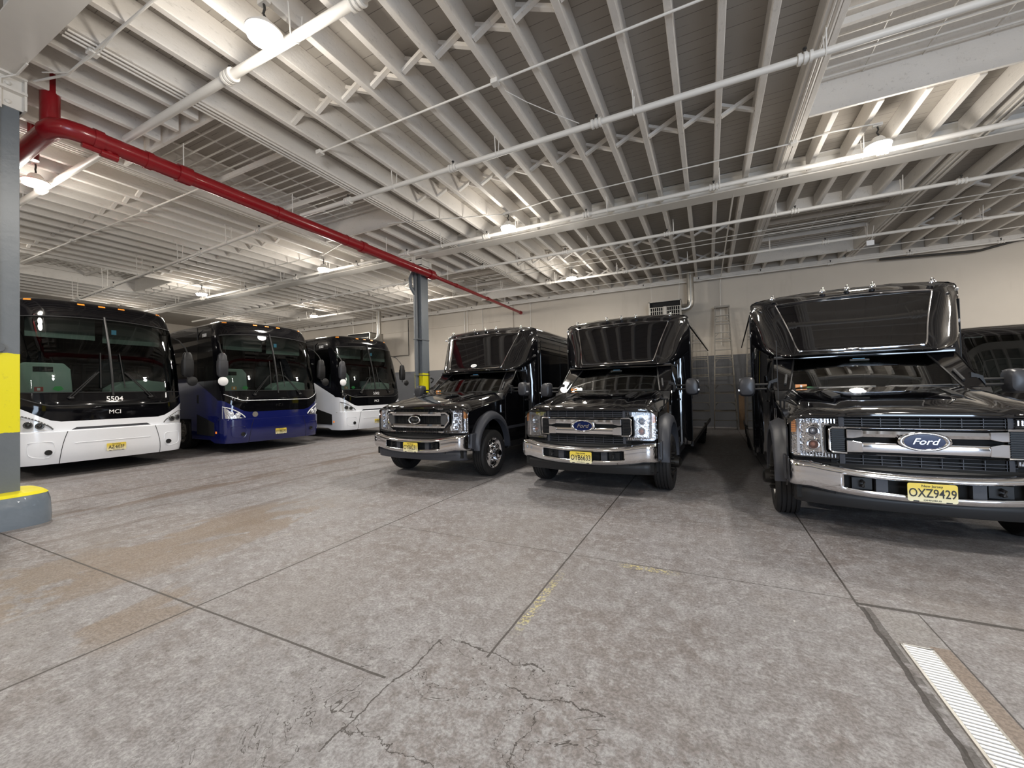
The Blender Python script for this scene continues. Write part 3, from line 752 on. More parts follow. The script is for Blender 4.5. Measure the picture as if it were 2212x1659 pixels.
heater(-15.4, 14.6, 3.62, 1.5, .85, .9, 'boxy heater with bent flue hanging behind the rearmost coach')

# ------------------------------------------------------------------ stepladder against the wall
t = thing('stepladder', 'tall worn aluminium stepladder standing against the back wall', 'ladder', (.5, 15.35, 0))
H_ = 4.22
def lad(k, x0, x1, y0, y1):  # stile
    return (lerp(x0, x1, k), lerp(y0, y1, k), lerp(0, H_, k))
for sx in (-1, 1):
    MB().bar(lad(0, sx*.36, 0, 0, 0), lad(1, 0, sx*.205, 0, .50), .03, .075, (0, 1, 0)).build('front_stile', 'alu', t, smooth=False)
    MB().bar(lad(0, sx*.34, 0, .25, 0), lad(1, 0, sx*.20, 0, .62), .025, .05, (0, 1, 0)).build('rear_stile', 'alu', t, smooth=False)
for i in range(14):
    k = (i+1)*.3/H_; xw = lerp(.36, .205, k); yy = lerp(0, .50, k)
    s_ = MB().box(-xw, xw, yy-.05, yy+.035, k*H_-.012, k*H_+.012)
    if i in (2, 4, 7, 10, 12):
        for sx in (-1, 1): s_.bar((sx*xw, yy, k*H_-.14), (sx*(xw-.12), yy, k*H_), .01, .02)
    s_.build('tread', 'alu', t, smooth=False)
for i in range(6):
    k = (i+1)*.62/H_; xw = lerp(.34, .2, k); yy = lerp(.25, .62, k)
    MB().box(-xw, xw, yy-.012, yy+.012, k*H_-.02, k*H_+.02).build('rear_brace', 'alu', t, smooth=False)
MB().box(-.24, .24, .40, .66, H_-.04, H_+.02).build('top_cap', 'alu', t, smooth=False, bevel=.008)
o = MB().box(0, .30, -.03, .03, 0, 1.15).build('wooden_board', 'wood', smooth=False); o.location = (.90, 15.45, 0)
tag(o, 'brown wooden board propped on its end right of the stepladder', 'board')

# ------------------------------------------------------------------ trench drain
t = thing('trench_drain', 'white slotted trench drain grate set in the floor at the bottom right', 'drain', (.98, 2.95, 0))
MB().box(-.062, .062, -4.5, 0, -.005, .003).build('channel', 'dark', t, smooth=False)
g = MB(); g.box(-.068, -.056, -4.5, .006, 0, .008); g.box(.056, .068, -4.5, .006, 0, .008); g.box(-.068, .068, 0, .012, 0, .008); g.build('frame', 'galv', t, smooth=False)
g = MB(); y = -.004
while y > -2.2:
    g.add([(-.056, y-.014, .009), (.056, y-.022, .009), (.056, y-.008, .009), (-.056, y, .009),
           (-.056, y-.014, .002), (.056, y-.022, .002), (.056, y-.008, .002), (-.056, y, .002)],
          [(0, 1, 2, 3), (4, 7, 6, 5), (0, 4, 5, 1), (3, 2, 6, 7)]); y -= .0245
g.build('grate', 'white_mark', t, smooth=False)
# ================================================================== VEHICLE HELPERS
def make_plate(parent, text, loc, rotz=0, top='New Jersey', bottom='OMNIBUS', tilt=0):
    p = MB()
    hw, hh, c = .152, .076, .014
    poly = [(-hw+c, -hh), (hw-c, -hh), (hw-.004, -hh+.004), (hw, -hh+c), (hw, hh-c), (hw-.004, hh-.004), (hw-c, hh), (-hw+c, hh), (-hw+.004, hh-.004), (-hw, hh-c), (-hw, -hh+c), (-hw+.004, -hh+.004)]
    p.prism(poly, lambda x, z: (x, 0, z), lambda x, z: (x, -.004, z))
    o = p.build('number_plate', 'plate', parent, smooth=False)
    o.location = loc; o.rotation_euler = (tilt, 0, rotz)
    text_mesh('plate_number', text, .100, 'black_mark', o, (0, -.0055, -.006), sx=.70, extrude=.001, bold=.0008)
    text_mesh('plate_state', top, .028, 'black_mark', o, (0, -.0055, .055), extrude=.0008)
    text_mesh('plate_class', bottom, .017, 'black_mark', o, (0, -.0055, -.062), extrude=.0008, sx=1.5)
    for sx in (-1, 1):
        MB().box(sx*.1-.018, sx*.1+.018, -.0065, -.003, -.077, -.068).build('plate_clip', 'black_plastic', o, smooth=False)
    return o
def wheel(parent, u, v, r, wd, side, rimm='chrome', lugs=True, stick=.09, name='wheel', rim_r=.27):
    """side +1: outer face toward +u"""
    s = side
    t = MB(); h = wd/2
    prof = [(-h*.75, rim_r), (-h*.95, rim_r+.03), (-h, r-.06), (-h*.9, r-.02), (-h*.72, r-.003)]
    for k in range(4):
        c = -h*.55+k*h*1.1/3
        prof += [(c-.012, r), (c-.006, r), (c-.005, r-.011), (c+.005, r-.011), (c+.006, r), (c+.012, r)]
    prof += [(h*.72, r-.003), (h*.9, r-.02), (h, r-.06), (h*.95, rim_r+.03), (h*.75, rim_r)]
    t.lathe(prof, (0, 0, 0), 'x', 56, s)
    o = t.build(name, 'rubber', parent, sharp=30); o.location = (u, v, r)
    q = MB()
    if stick > 0:
        q.lathe([(h*.62, rim_r*1.02), (h*.80, rim_r*1.03), (h*.84, rim_r), (h*.62, rim_r*.93), (h*.45, rim_r*.86), (h*.52, rim_r*.72), (h*.72, rim_r*.62), (h*.80, rim_r*.58), (h*.84, rim_r*.42), (h*.84, 0)], (0, 0, 0), 'x', 40, s)
    else:
        q.lathe([(h*.62, rim_r*1.02), (h*.80, rim_r*1.03), (h*.84, rim_r), (h*.5, rim_r*.9), (-h*.1, rim_r*.8), (-h*.2, rim_r*.6), (-h*.2, 0)], (0, 0, 0), 'x', 40, s)
    q.build('rim', rimm, o)
    if lugs:
        b = h*.80
        MB().lathe([(b, .085), (b+stick, .078), (b+stick+.02, .05), (b+stick+.02, 0)], (0, 0, 0), 'x', 24, s).build('hub_cap', rimm, o)
        for k in range(10):
            a = 2*PI*k/10
            MB().lathe([(b-.01, .017), (b+.045, .015), (b+.055, .006), (b+.055, 0)], (0, math.cos(a)*.125, math.sin(a)*.125), 'x', 8, s).build('lug_nut', rimm, o)
        for k in range(4):
            a = 2*PI*k/4+.4
            MB().lathe([(h*.645, .026), (h*.66, .026), (h*.66, 0)], (0, math.cos(a)*rim_r*.80, math.sin(a)*rim_r*.80), 'x', 12, s).build('vent_hole', 'dark', o)
    return o
def torus(mb, c, Rr, r, axis, n=32, m=8):
    a = Vector(axis).normalized(); b = a.cross(Vector((0, 0, 1)) if abs(a.z) < .9 else Vector((1, 0, 0))).normalized(); d = a.cross(b)
    mb.tube([Vector(c)+(b*math.cos(2*PI*i/n)+d*math.sin(2*PI*i/n))*Rr for i in range(n)], r, m, closed=True)

# ================================================================== MOTOR COACHES
V0 = [(.20, .09), (.34, .03), (.5, 0), (.86, 0), (.880, .0), (.8875, .052), (1.1, .06), (1.34, .055), (1.36, .035), (1.38, .055), (1.6, .09), (2.0, .15), (2.5, .265), (3.0, .43), (3.2, .51), (3.3, .53), (3.42, .58), (3.50, .66), (3.55, .78), (3.585, .95), (3.6, 1.3)]
HW = [(.2, 1.27), (.5, 1.295), (1.4, 1.30), (2.6, 1.295), (3.1, 1.27), (3.3, 1.24), (3.42, 1.19), (3.5, 1.12), (3.56, 1.0), (3.6, .80)]
def c_surf(u, z):
    hw = interp(HW, z); k = min(1, abs(u)/hw); D = .50
    return interp(V0, z)+D*(1-(max(0, 1-k**3.6))**(1/3.6))
FR = [0, .08, .2, .33, .46, .58, .68, .77, .85, .91, .95, .975, .99, 1.0]
SV = [.62, .80, 1.0, 1.35, 1.7, 2.1, 2.7, 3.6, 5.0, 7.0, 9.5, 11.5, 13.3, 13.7]      # v stations along the side
def zb_front(k):       # lower edge of the black band, by fraction of half width
    return 1.07+.32*max(0, (k-.62)/.38)**1.25
def zb_side(v):
    return min(2.02, 1.39+.42*(v-.5)) if v < 2.0 else 2.02
def z_trim(k): return 1.37+.20*max(0, (k-.66)/.34)**1.4
def coach(name, label, x, y, yaw, body, number, plate, door_side_text=None):
    t = thing(name, label, 'coach', (x, y, 0), -R_(yaw), 'motor coaches parked nose out in a row')
    cols = []                 # (kind, k or v)
    for k in reversed(FR[1:]): cols.append(('f', -k))
    for k in FR: cols.append(('f', k))
    L = [('s', -v) for v in reversed(SV)]; Rr = [('s', v) for v in SV]
    cols = L+cols+Rr
    nL = len(L)
    bands = ['skirt', 'bumper', 'mask', 'belt', 'screen', 'cap', 'roof']
    def zrow(c):
        kind, q = c; a = abs(q)
        if kind == 'f':
            b0, b1, b2, b3, b4 = .27, .88, zb_front(a), 1.63+.0*a, 3.19-.09*a**2
        else:
            b0, b1, b2 = (.27 if a < 1.0 or 3.2 < a else .34), .88, zb_side(a)
            b3 = max(b2+.03, 1.72+(.30*min(1, max(0, a-1.2)/.8))); b4 = 3.06
        z = [b0, .34 if b0 < .3 else .40, .5, .7, .855, b1]
        z += [lerp(b1, b2, .04), lerp(b1, b2, .5), b2]
        z += [lerp(b2, b3, .25), lerp(b2, b3, .5), lerp(b2, b3, .75), b3]
        z += [lerp(b3, b4, i/8) for i in range(1, 9)]
        z += [lerp(b4, 3.42, .5), 3.42, 3.50, 3.55, 3.585, 3.6]
        return z
    NR = 6+3+4+8+6
    G = []
    for c in cols:
        kind, q = c; s = 1 if q >= 0 else -1; a = abs(q); col = []
        for z in zrow(c):
            hw = interp(HW, z)
            if kind == 'f':
                u = s*a*hw; col.append((u, c_surf(u, z), z))
            else:
                vv = max(a, interp(V0, z)+.5); vv = a if vv == a else vv
                if z > 3.5: vv = max(vv, a)
                col.append((s*hw, vv, z))
        G.append(col)
    parts = {}
    def cell(cls, i, j):
        m = parts.setdefault(cls, MB()); m.add([G[j][i], G[j+1][i], G[j+1][i+1], G[j][i+1]], [(0, 1, 2, 3)])
    for j in range(len(cols)-1):
        c0, c1 = cols[j], cols[j+1]
        front = c0[0] == 'f' and c1[0] == 'f'
        amin = min(abs(c0[1]), abs(c1[1])); amax = max(abs(c0[1]), abs(c1[1]))
        side = c0[0] == 's' and c1[0] == 's'; left = (c0[1]+c1[1]) < 0
        for i in range(NR-1):
            if i < 5: cls = 'bumper' if (front or not side) else 'lower_side_panel'
            elif i < 8: cls = 'lower_front_panel' if not side else 'upper_side_panel'
            elif i < 12: cls = 'front_mask'
            elif i < 20:
                if front and amax <= .951: cls = 'windshield_left' if left else 'windshield_right'
                elif side and amin >= .79 and amax <= 1.71: cls = 'door_window' if left else 'driver_window'
                elif side and amin > 1.65: cls = 'side_window'
                else: cls = 'corner_pillar'
            else: cls = 'roof_cap'
            if side and left and i < 5 and 1.99 < amin and amax < 3.7 and 0: continue
            # wheel arch opening
            if side and 2.05 <= amin and amax <= 3.65 and i < 5: continue
            cell(cls, i, j)
    mats = {'bumper': body, 'lower_side_panel': body, 'upper_side_panel': body, 'lower_front_panel': body, 'front_mask': 'black_coach', 'corner_pillar': 'black_coach',
            'roof_cap': 'black_coach', 'windshield_left': 'coach_ws', 'windshield_right': 'coach_ws', 'door_window': 'door_glass', 'driver_window': 'door_glass', 'side_window': 'black_glass'}
    nm = {'windshield_left': 'windshield_pane', 'windshield_right': 'windshield_pane'}
    for cls, mb in parts.items():
        if cls == 'roof_cap':
            # close the roof
            rows = [[G[j][NR-1], (0, G[j][NR-1][1], 3.63)] for j in range(nL)]
            for a in range(nL-1):
                mb.add([G[a][NR-1], G[a+1][NR-1], (0, G[a+1][NR-1][1], 3.64), (0, G[a][NR-1][1], 3.64)], [(0, 1, 2, 3)])
                b = len(cols)-1-a
                mb.add([G[b][NR-1], G[b-1][NR-1], (0, G[b-1][NR-1][1], 3.64), (0, G[b][NR-1][1], 3.64)], [(0, 3, 2, 1)])
            fr = [G[j][NR-1] for j in range(nL-1, len(cols)-nL+1)]
            cc = (0, max(p[1] for p in fr), 3.64)
            mb.add([cc]+fr, [(0, q+1, q+2) for q in range(len(fr)-1)])
        mb.build(nm.get(cls, cls), mats[cls], t, sharp=28)
    # rear wall, chassis underside, wheel arch liners
    MB().box(-1.27, 1.27, 13.68, 13.72, .3, 3.5).build('rear_panel', 'black_coach', t, smooth=False)
    MB().box(-1.22, 1.22, .4, 13.5, .36, .42).build('underfloor', 'dark', t, smooth=False)
    w_ = MB()
    for s in (-1, 1):
        w_.box(s*.86, s*.88, 1.9, 3.8, .3, 1.1); w_.box(s*.86, s*1.28, 1.95, 2.05, .36, .95); w_.box(s*.86, s*1.28, 3.65, 3.75, .36, .95)
    w_.build('wheel_arch', 'dark', t, smooth=False)
    for s in (-1, 1):
        wheel(t, s*1.12, 2.85, .52, .29, s, 'alu', True, .07, rim_r=.30)
        wheel(t, s*1.12, 10.4, .52, .29, s, 'alu', False, 0, rim_r=.30)
    # interior: floor, partition behind front seats, passenger console, dash, header, seats, steering wheel
    MB().box(-1.2, 1.2, .75, 13.4, 1.28, 1.32).build('cabin_floor', 'interior', t, smooth=False)
    MB().box(-1.1, 1.1, 4.2, 4.25, 1.3, 3.4).build('bulkhead', 'interior', t, smooth=False)
    MB().box(-1.15, 1.15, .75, 4.2, 3.30, 3.34).build('headliner', 'interior', t, smooth=False)
    cns = MB(); cns.prism([(-1.1, 1.5), (-1.1, 2.18), (-1.02, 2.26), (-.46, 2.26), (-.36, 2.14), (-.32, 1.5)], lambda a, b: (a, 1.05, b), lambda a, b: (a, 1.16, b))
    cns.build('passenger_console', 'interior_light', t, smooth=False, bevel=.02)
    MB().box(-.9, -.62, 1.04, 1.06, 2.08, 2.18).build('console_slot', 'dark', t, smooth=False)
    ds = MB(); ds.prism([(.12, 1.4), (.12, 1.72), (.3, 1.86), (.75, 1.93), (1.12, 1.88), (1.15, 1.4)], lambda a, b: (a, .62, b-.02), lambda a, b: (a, 1.05, b))
    ds.build('dashboard', 'interior_light', t, smooth=False, bevel=.03)
    MB().box(-1.15, 1.15, .40, .95, 1.40, 1.62).build('dash_shelf', 'interior', t, smooth=False)
    sw = MB(); torus(sw, (.62, 1.02, 1.95), .23, .016, (0, -.75, .66)); sw.bar((.42, 1.02, 1.95), (.82, 1.02, 1.95), .03, .02); sw.bar((.62, 1.05, 1.92), (.62, 1.25, 1.7), .05, .05)
    sw.build('steering_wheel', 'black_plastic', t)
    for (u, v) in ((.62, 1.55), (-.62, 1.9), (.62, 2.6), (-.62, 2.8), (.62, 3.4), (-.62, 3.5)):
        sm = MB(); sm.box(u-.24, u+.24, v, v+.5, 1.62, 1.76); sm.box(u-.23, u+.23, v+.46, v+.6, 1.75, 2.42); sm.box(u-.13, u+.13, v+.48, v+.58, 2.42, 2.6)
        sm.build('passenger_seat', 'seat', t, smooth=False, bevel=.05)
    for s, zc in ((-1, 2.86), (1, 2.82)):
        MB().box(s*.06, s*1.06, .80, .81, zc, 3.22).build('sun_shade', 'interior', t, smooth=False)
        MB().box(s*.06, s*1.06, .795, .815, zc-.10, zc).build('shade_bar', 'shade_grey', t, smooth=False)
    # centre bar, screen gasket, chrome sill line
    pts = [(0, c_surf(0, z)-.014, z) for z in [1.56+.08*i for i in range(22)]]
    MB().tube(pts, .022, 8).build('centre_bar', 'black_plastic', t)
    us = [-.95+.05*i for i in range(39)]
    def line(fz, r, m, nm_, k0=.95, off=.004, n=60):
        pts = []
        for i in range(n+1):
            k = -k0+2*k0*i/n; z = fz(abs(k)); u = k*interp(HW, z); pts.append((u, c_surf(u, z)-off, z))
        return MB().tube(pts, r, 6).build(nm_, m, t)
    line(lambda a: 1.63, .011, 'black_plastic', 'screen_gasket', .95)
    line(lambda a: 3.19-.09*a**2, .014, 'black_plastic', 'screen_gasket', .95)
    line(lambda a: z_trim(a), .014 if body != 'blue_paint' else .009, 'soft_chrome' if body != 'white_paint' else 'black_plastic', 'mask_trim', .97)
    line(lambda a: .872, .007, 'black_plastic', 'bumper_gap', 1.0, -.012)
    for s in (-1, 1):
        pts = []
        for i in range(12):
            z = .27+.61*i/11; u = s*(.78-.10*(i/11)**2.0+.0); pts.append((u, c_surf(u, z)+.001, z))
        MB().tube(pts, .006, 5).build('bumper_seam', 'dark', t)
        # recessed fog panel outline
        pts = []
        for (a, b) in [(.86, .66), (.92, .70), (1.14, .70), (1.17, .66), (1.17, .52), (1.13, .44), (.98, .40), (.90, .42), (.85, .52)]:
            u = s*a; pts.append((u, c_surf(u, b)-.002, b))
        MB().tube(catmull(pts, 4, True), .007, 6, closed=True).build('fog_panel', body, t)
        u = s*.93
        vv = c_surf(u, .50)
        MB().lathe([(0, .05), (.02, .05), (.022, .042), (.012, .036), (.014, 0)], (u, vv, .50), 'y', 20, -1).build('fog_lamp', 'black_plastic', t)
        # headlamps: housing, two round lamps, LED strip
        def hp(a, b, off): u = s*a; return (u, c_surf(u, b)-off, b)
        rows = []
        for i in range(7):
            rows.append([hp(lerp(lerp(.86, 1.03, i/6), 1.283, j/8), lerp(.915, lerp(.93, 1.24, j/8), i/6), .006) for j in range(9)])
        MB().grid(rows).build('headlight', 'sparkle' if body == 'blue_paint' else 'interior_white', t, solid=0)
        for (a, b, rr) in ((1.02, 1.005, .058), (1.15, 1.03, .062)):
            p = hp(a, b, .012); nrm = R_(18*s if a < 1.1 else 30*s)
            o = MB().lathe([(0, rr), (.022, rr*1.03), (.026, rr*.95), (.012, rr*.8), (.010, 0)], (0, 0, 0), 'y', 22, -1).build('headlamp_bulb', 'lamp_dark' if body != 'blue_paint' else 'soft_chrome', t)
            o.location = p; o.rotation_euler = (0, 0, nrm)
            o = MB().ell((0, -.02, 0), rr*.62, .02, rr*.62, 14, 8).build('headlamp_lens', 'soft_chrome' if body == 'blue_paint' else 'black_glass', t); o.location = p; o.rotation_euler = (0, 0, nrm)
        pts = [hp(.86+.42*q, .93+.29*q**.75+.015*math.sin(q*PI), .012) for q in [i/14 for i in range(15)]]
        MB().tube(pts, .012, 6).build('led_strip', 'white_mark' if body == 'blue_paint' else 'lamp_dark', t)
        for q in range(9):
            f_ = .2+q*.085; MB().box(-.009, .009, -.004, .004, -.008, .008, Matrix.Translation(hp(.86+.42*f_, .93+.29*f_**.75+.015, .022))).build('led_segment', 'soft_chrome', t, smooth=False)
        # wiper arms
        b0 = hp(.62, 1.52, .03); e0 = hp(.20, 2.05, .04)
        wp = MB(); wp.tube([b0, e0], .011, 6); wp.tube([(b0[0]+s*.05, b0[1], b0[2]), (e0[0]+s*.04, e0[1], e0[2]-.02)], .009, 6)
        wp.tube([hp(.19, 1.72, .04), hp(.15, 2.45, .03)], .010, 6); wp.ell(b0, .045, .03, .03, 10, 6)
        wp.build('wiper', 'black_plastic', t)
        # roof marker lamps
    for u in (-1.03, -.32, 0, .32, 1.03):
        z = 3.475; v = c_surf(u, z)
        sl = math.atan2(c_surf(u*1.02+.01, z)-c_surf(u*1.02-.01, z), .02)
        o = MB().box(-.055, .055, -.014, .01, -.018, .018).build('marker_lamp', 'amber_off', t, smooth=False, bevel=.006); o.location = (u, v, z); o.rotation_euler = (R_(-25), 0, sl)
    # grille slot + shallow groove in the bumper
    p = MB(); zz = .925
    top = [(u, c_surf(u, zz+.02)-.001, zz+.022) for u in us if abs(u) < .56]; bot = [(u*1.12, c_surf(u*1.12, zz-.02)-.001, zz-.022) for u in us if abs(u) < .56]
    p.grid([bot, top]); p.build('grille_slot', 'grey_plastic' if body != 'blue_paint' else 'blue_paint', t)
    pts = [(u*.62, c_surf(u*.62, .64)+.001, .645) for u in us]; MB().tube(pts, .008, 6).build('bumper_groove', body, t)
    # lettering, plate
    if number: text_mesh('fleet_number', number, .135, 'white_mark', t, (.02, c_surf(0, 1.5)-.012, 1.49), (R_(90-4), 0, 0), .002, bold=.002 if number == '5504' else 0)
    text_mesh('maker_lettering', 'MCI', .115, 'white_mark' if body == 'white_paint' else 'chrome', t, (.02, c_surf(0, 1.2)-.010, 1.22), (R_(90), 0, 0), .004)
    if plate: make_plate(t, plate, (.02, -.008, .50))
    # side details on the door side (u < 0)
    s = -1
    if door_side_text:
        text_mesh('fleet_number', door_side_text, .13, 'white_mark', t, (-1.262, 1.35, 3.16), (R_(90), 0, R_(-90)), .002)
    MB().box(-1.275, -1.262, 1.72, 1.76, .4, 3.4).build('door_seam', 'dark', t, smooth=False)
    sv = MB(); sv.prism([(.75, .45), (.75, .80), (1.75, 1.02), (1.75, .47)], lambda a, b: (-1.302, a, b), lambda a, b: (-1.29, a, b)); sv.build('side_vent', 'dark', t, smooth=False)
    MB().box(-1.306, -1.29, 1.62, 1.74, 1.32, 1.55).build('door_handle', 'black_plastic', t, smooth=False, bevel=.01)
    MB().box(-1.306, -1.29, .62, .68, .52, .58).build('side_marker', 'amber', t, smooth=False, bevel=.01)
    # mirrors on arms
    for s in (-1, 1):
        m = MB()
        cx_, cv = (-1.42, -.02) if s < 0 else (1.37, .16)
        rows = []
        for z, a, b in ((1.98, .0, .0), (1.985, .08, .05), (2.03, .115, .075), (2.25, .12, .085), (2.38, .115, .08), (2.385, .10, .07), (2.40, .10, .07), (2.52, .085, .06), (2.57, .05, .04), (2.575, 0, 0)):
            rows.append([(cx_+a*math.copysign(abs(math.cos(2*PI*i/20))**.6, math.cos(2*PI*i/20)), cv+b*math.copysign(abs(math.sin(2*PI*i/20))**.6, math.sin(2*PI*i/20)), z) for i in range(20)])
        m.grid(rows, closed=True); o = m.build('wing_mirror', 'mirror_shell' if s < 0 else 'black_plastic', t)
        arm = MB(); arm.tube([(s*1.24, .62, 2.95), (s*1.30, .40, 2.86), (cx_, cv+.1, 2.68), (cx_, cv, 2.55)], .014, 8); arm.tube([(cx_, cv, 2.0), (cx_, cv, 1.93), (cx_, cv-.01, 1.9)], .018, 8)
        arm.build('mirror_arm', 'black_plastic', o)
        cvx = MB(); cvx.lathe([(0, .105), (.02, .115), (.05, .10), (.065, .06), (.07, 0)], (cx_, -.03, 1.87), 'y', 28, -1)
        cvx.build('convex_mirror', 'white_mark' if s < 0 else 'black_plastic', o)
        if s < 0: torus(q := MB(), (cx_, -.085, 1.87), .07, .006, (0, 1, 0)); q.build('mirror_ring', 'black_mark', o)
    # stickers behind the windscreen
    MB().box(-1.02, -.90, .43, .435, 1.66, 1.75).build('inspection_sticker', 'red_mark' if body == 'white_paint' and number == '5504' else 'sticker', t, smooth=False)
    MB().box(-.96-.02, -.94, .425, .43, 1.68, 1.73).build('sticker_square', 'white_mark', t, smooth=False)
    MB().prism([(-.80, 1.70), (-.72, 1.66), (-.64, 1.70), (-.68, 1.76), (-.76, 1.76)], lambda a, b: (a, .36, b), lambda a, b: (a, .365, b)).build('inspection_sticker', 'green_mark', t, smooth=False)
    MB().box(.10, .18, c_surf(.14, 3.0)+.03, c_surf(.14, 3.0)+.035, 2.88, 2.98).build('toll_tag', 'blue_mark', t, smooth=False)
    if body == 'blue_paint':
        for u in (-.62, .98):
            o = MB().lathe([(0, .07), (.006, .07), (.007, 0)], (u, c_surf(u, 1.0)-.0, 1.0), 'y', 20, -1).build('round_badge', 'alu', t); o.scale = (1, 1, 1)
    return t
M['shade_grey'] = simple('sun_shade_bar_grey', (.13, .15, .145), .6)
M['interior_white'] = simple('headlight_housing_white', (.62, .62, .62), .3, coat=.5)
M['lamp_dark'] = simple('unlit_lamp_grey', (.10, .10, .10), .2, coat=.5)
coach('coach', 'white and black motor coach numbered 5504 at the left edge beside the near column', -11.14, 3.99, -88.22, 'white_paint', '5504', 'AZ·603F')
coach('coach', 'dark blue and black motor coach parked between the two white coaches', -10.80, 7.37, -84.5, 'blue_paint', None, 'OYB8293', '5503')
coach('coach', 'rearmost white and black coach numbered 5502 partly hidden by the first shuttle bus', -10.73, 11.0, -84.4, 'white_paint', '5502', 'OYB8292', '5502')
# ================================================================== SHUTTLE BUSES ON PICKUP CHASSIS
def vf(u): return .12+.13*(abs(u)/.95)**3
def hood_z(u, s):
    a = abs(u); z = 1.190+.190*max(0, s)**.80
    z += .024*(1-(a/.95)**2)*min(1, s*3+.25)
    z -= .022*math.exp(-((a-.52)/.05)**2)*math.sin(PI*min(1, s+.12))
    if a > .74: z -= .115*((a-.74)/.21)**2
    return z
def bumper_plan(q):
    """q in [-1,1] -> (u, v) along the wrap of the bumper"""
    a = abs(q); s = 1 if q >= 0 else -1
    if a < .78: u = a/.78*.80; v = .10*(u/.95)**3
    elif a < .92:
        k = (a-.78)/.14; u = .80+.155*math.sin(k*PI/2); v = .06+.12*(1-math.cos(k*PI/2))
    else: u = .955+.012*(a-.92)/.08; v = .18+.20*(a-.92)/.08
    return s*u, v
def shuttle(label, x, y, yaw, plate, style, dz=0):
    t = thing('shuttle_bus', label, 'bus', (x, y, 0), -R_(yaw), 'black shuttle buses parked nose out in a row')
    BP = 'black_paint'
    def chrome_w(u): return .0
    # ---------------- hood and nose
    us = [-.95+.95*i/16 for i in range(33)]
    rows = [[(u, vf(u)+.035, 1.130-.03*(abs(u)/.95)**4) for u in us], [(u, vf(u)+.0, 1.145-.03*(abs(u)/.95)**4) for u in us], [(u, vf(u)-.004, hood_z(u, 0)-.022) for u in us], [(u, vf(u)+.012, hood_z(u, 0)-.004) for u in us]]
    for i in range(1, 13):
        s = i/12; rows.append([(u, lerp(vf(u)+.012, 1.44+.0*abs(u), s), hood_z(u, s)) for u in us])
    MB().grid(rows).build('hood', BP, t, sharp=50)
    for s in (-1, 1):      # hood vents
        MB().prism([(.42, .80), (.50, .78), (.53, 1.14), (.46, 1.16)], lambda a, b: (s*a, b, hood_z(a, (b-.13)/1.3)+.002), lambda a, b: (s*a, b, hood_z(a, (b-.13)/1.3)+.010)).build('hood_vent', 'black_plastic', t, smooth=False)
    # ---------------- front fenders with arches and flares
    AV, AZ, AR = .95, .43, .535
    for s in (-1, 1):
        poly = [(.26, .60), (.26, 1.03)]
        for i in range(1, 9): sv = i/8; poly.append((lerp(.26, 1.50, sv), hood_z(.95, sv)-.0))
        poly += [(1.50, .34)]
        for i in range(0, 15):
            a = R_(-2+i*(182-(-2))/14); poly.append((AV+AR*math.cos(a), AZ+AR*math.sin(a)))
        poly += [(.30, .50)]
        MB().prism(poly, lambda a, b: (s*.95, a, b), lambda a, b: (s*.965, a, b)).build('front_fender', BP, t, smooth=False)
        m = MB(); rows = []
        for i in range(25):
            a = R_(-4+i*(178+4)/24); c_, s_ = math.cos(a), math.sin(a)
            wdt = .11*math.sin(a)**.6 if math.sin(a) > .02 else .012
            fl = 1.0
            ring = [(s*.95, AV+(AR-.035)*c_, AZ+(AR-.035)*s_), (s*(1.055), AV+(AR-.03)*c_, AZ+(AR-.03)*s_), (s*1.062, AV+(AR)*c_, AZ+(AR)*s_), (s*1.04, AV+(AR+wdt*.6)*c_, AZ+(AR+wdt*.6)*s_), (s*.962, AV+(AR+wdt)*c_, AZ+(AR+wdt)*s_)]
            rows.append(ring)
        m.grid(rows); m.build('wheel_flare', 'grey_plastic', t, sharp=50)
        if True:  # plastic end of the flare behind the bumper
            MB().prism([(.30, .735), (.44, .735), (.415, .60), (.40, .52), (.36, .48), (.28, .50)], lambda a, b: (s*.955, a, b), lambda a, b: (s*(1.0 if style == 1 else .985), a, b)).build('flare_end', 'grey_plastic', t, smooth=False, bevel=.012)
        MB().box(s*.55, s*.60, .5, 1.5, .42, 1.05).build('wheel_well', 'dark', t, smooth=False)
        MB().box(s*.60, s*.95, .44, .46, .45, 1.05).build('wheel_well', 'dark', t, smooth=False)
        w = wheel(t, s*.925, AV, .395, .235, s, 'chrome' if style == 1 else 'rim_black', True, .10, rim_r=.255)
        for off in (0, -.27):
            wheel(t, s*(1.03+off), 6.3, .395, .23, s, 'chrome' if style == 1 else 'rim_black', off == 0, .04 if off == 0 else 0, rim_r=.255)
    MB().box(-.6, .6, .5, 7.0, .42, .55).build('chassis_frame', 'dark', t, smooth=False)
    MB().box(-.93, .93, .9, 1.0, .36, .44).build('front_axle', 'dark', t, smooth=False)
    # ---------------- chrome bumper
    qs = [-1+i/40 for i in range(81)]
    zb = [.410, .43, .455, .485, .52, .56, .60, .62, .638, .655, .662]
    vb = [.055, .02, .0, -.006, -.008, -.006, -.004, -.006, .004, .03, .07]
    rows = []
    def bz(z, u):      # the bumper sweeps up slightly at its ends
        return z+.065*min(1, (abs(u)/.80))**2.5
    OW = .56
    for z, v in zip(zb, vb):
        r = []
        for q in qs:
            u, vv = bumper_plan(q); r.append((u, vv+v, bz(z, u)))
        rows.append(r)
    m = MB(); n = len(qs)
    base = [p for r in rows for p in r]; fs = []
    for i in range(len(zb)-1):
        for j in range(n-1):
            uu = (rows[i][j][0]+rows[i][j+1][0])/2
            if abs(uu) < OW and .48 <= zb[i] < .60: continue
            fs.append((i*n+j, i*n+j+1, (i+1)*n+j+1, (i+1)*n+j))
    m.add(base, fs)
    bo = m.build('bumper', 'chrome', t, sharp=40, solid=.012)
    MB().box(-.62, .62, .10, .14, .42, .62).build('bumper_recess', 'dark', t, smooth=False)
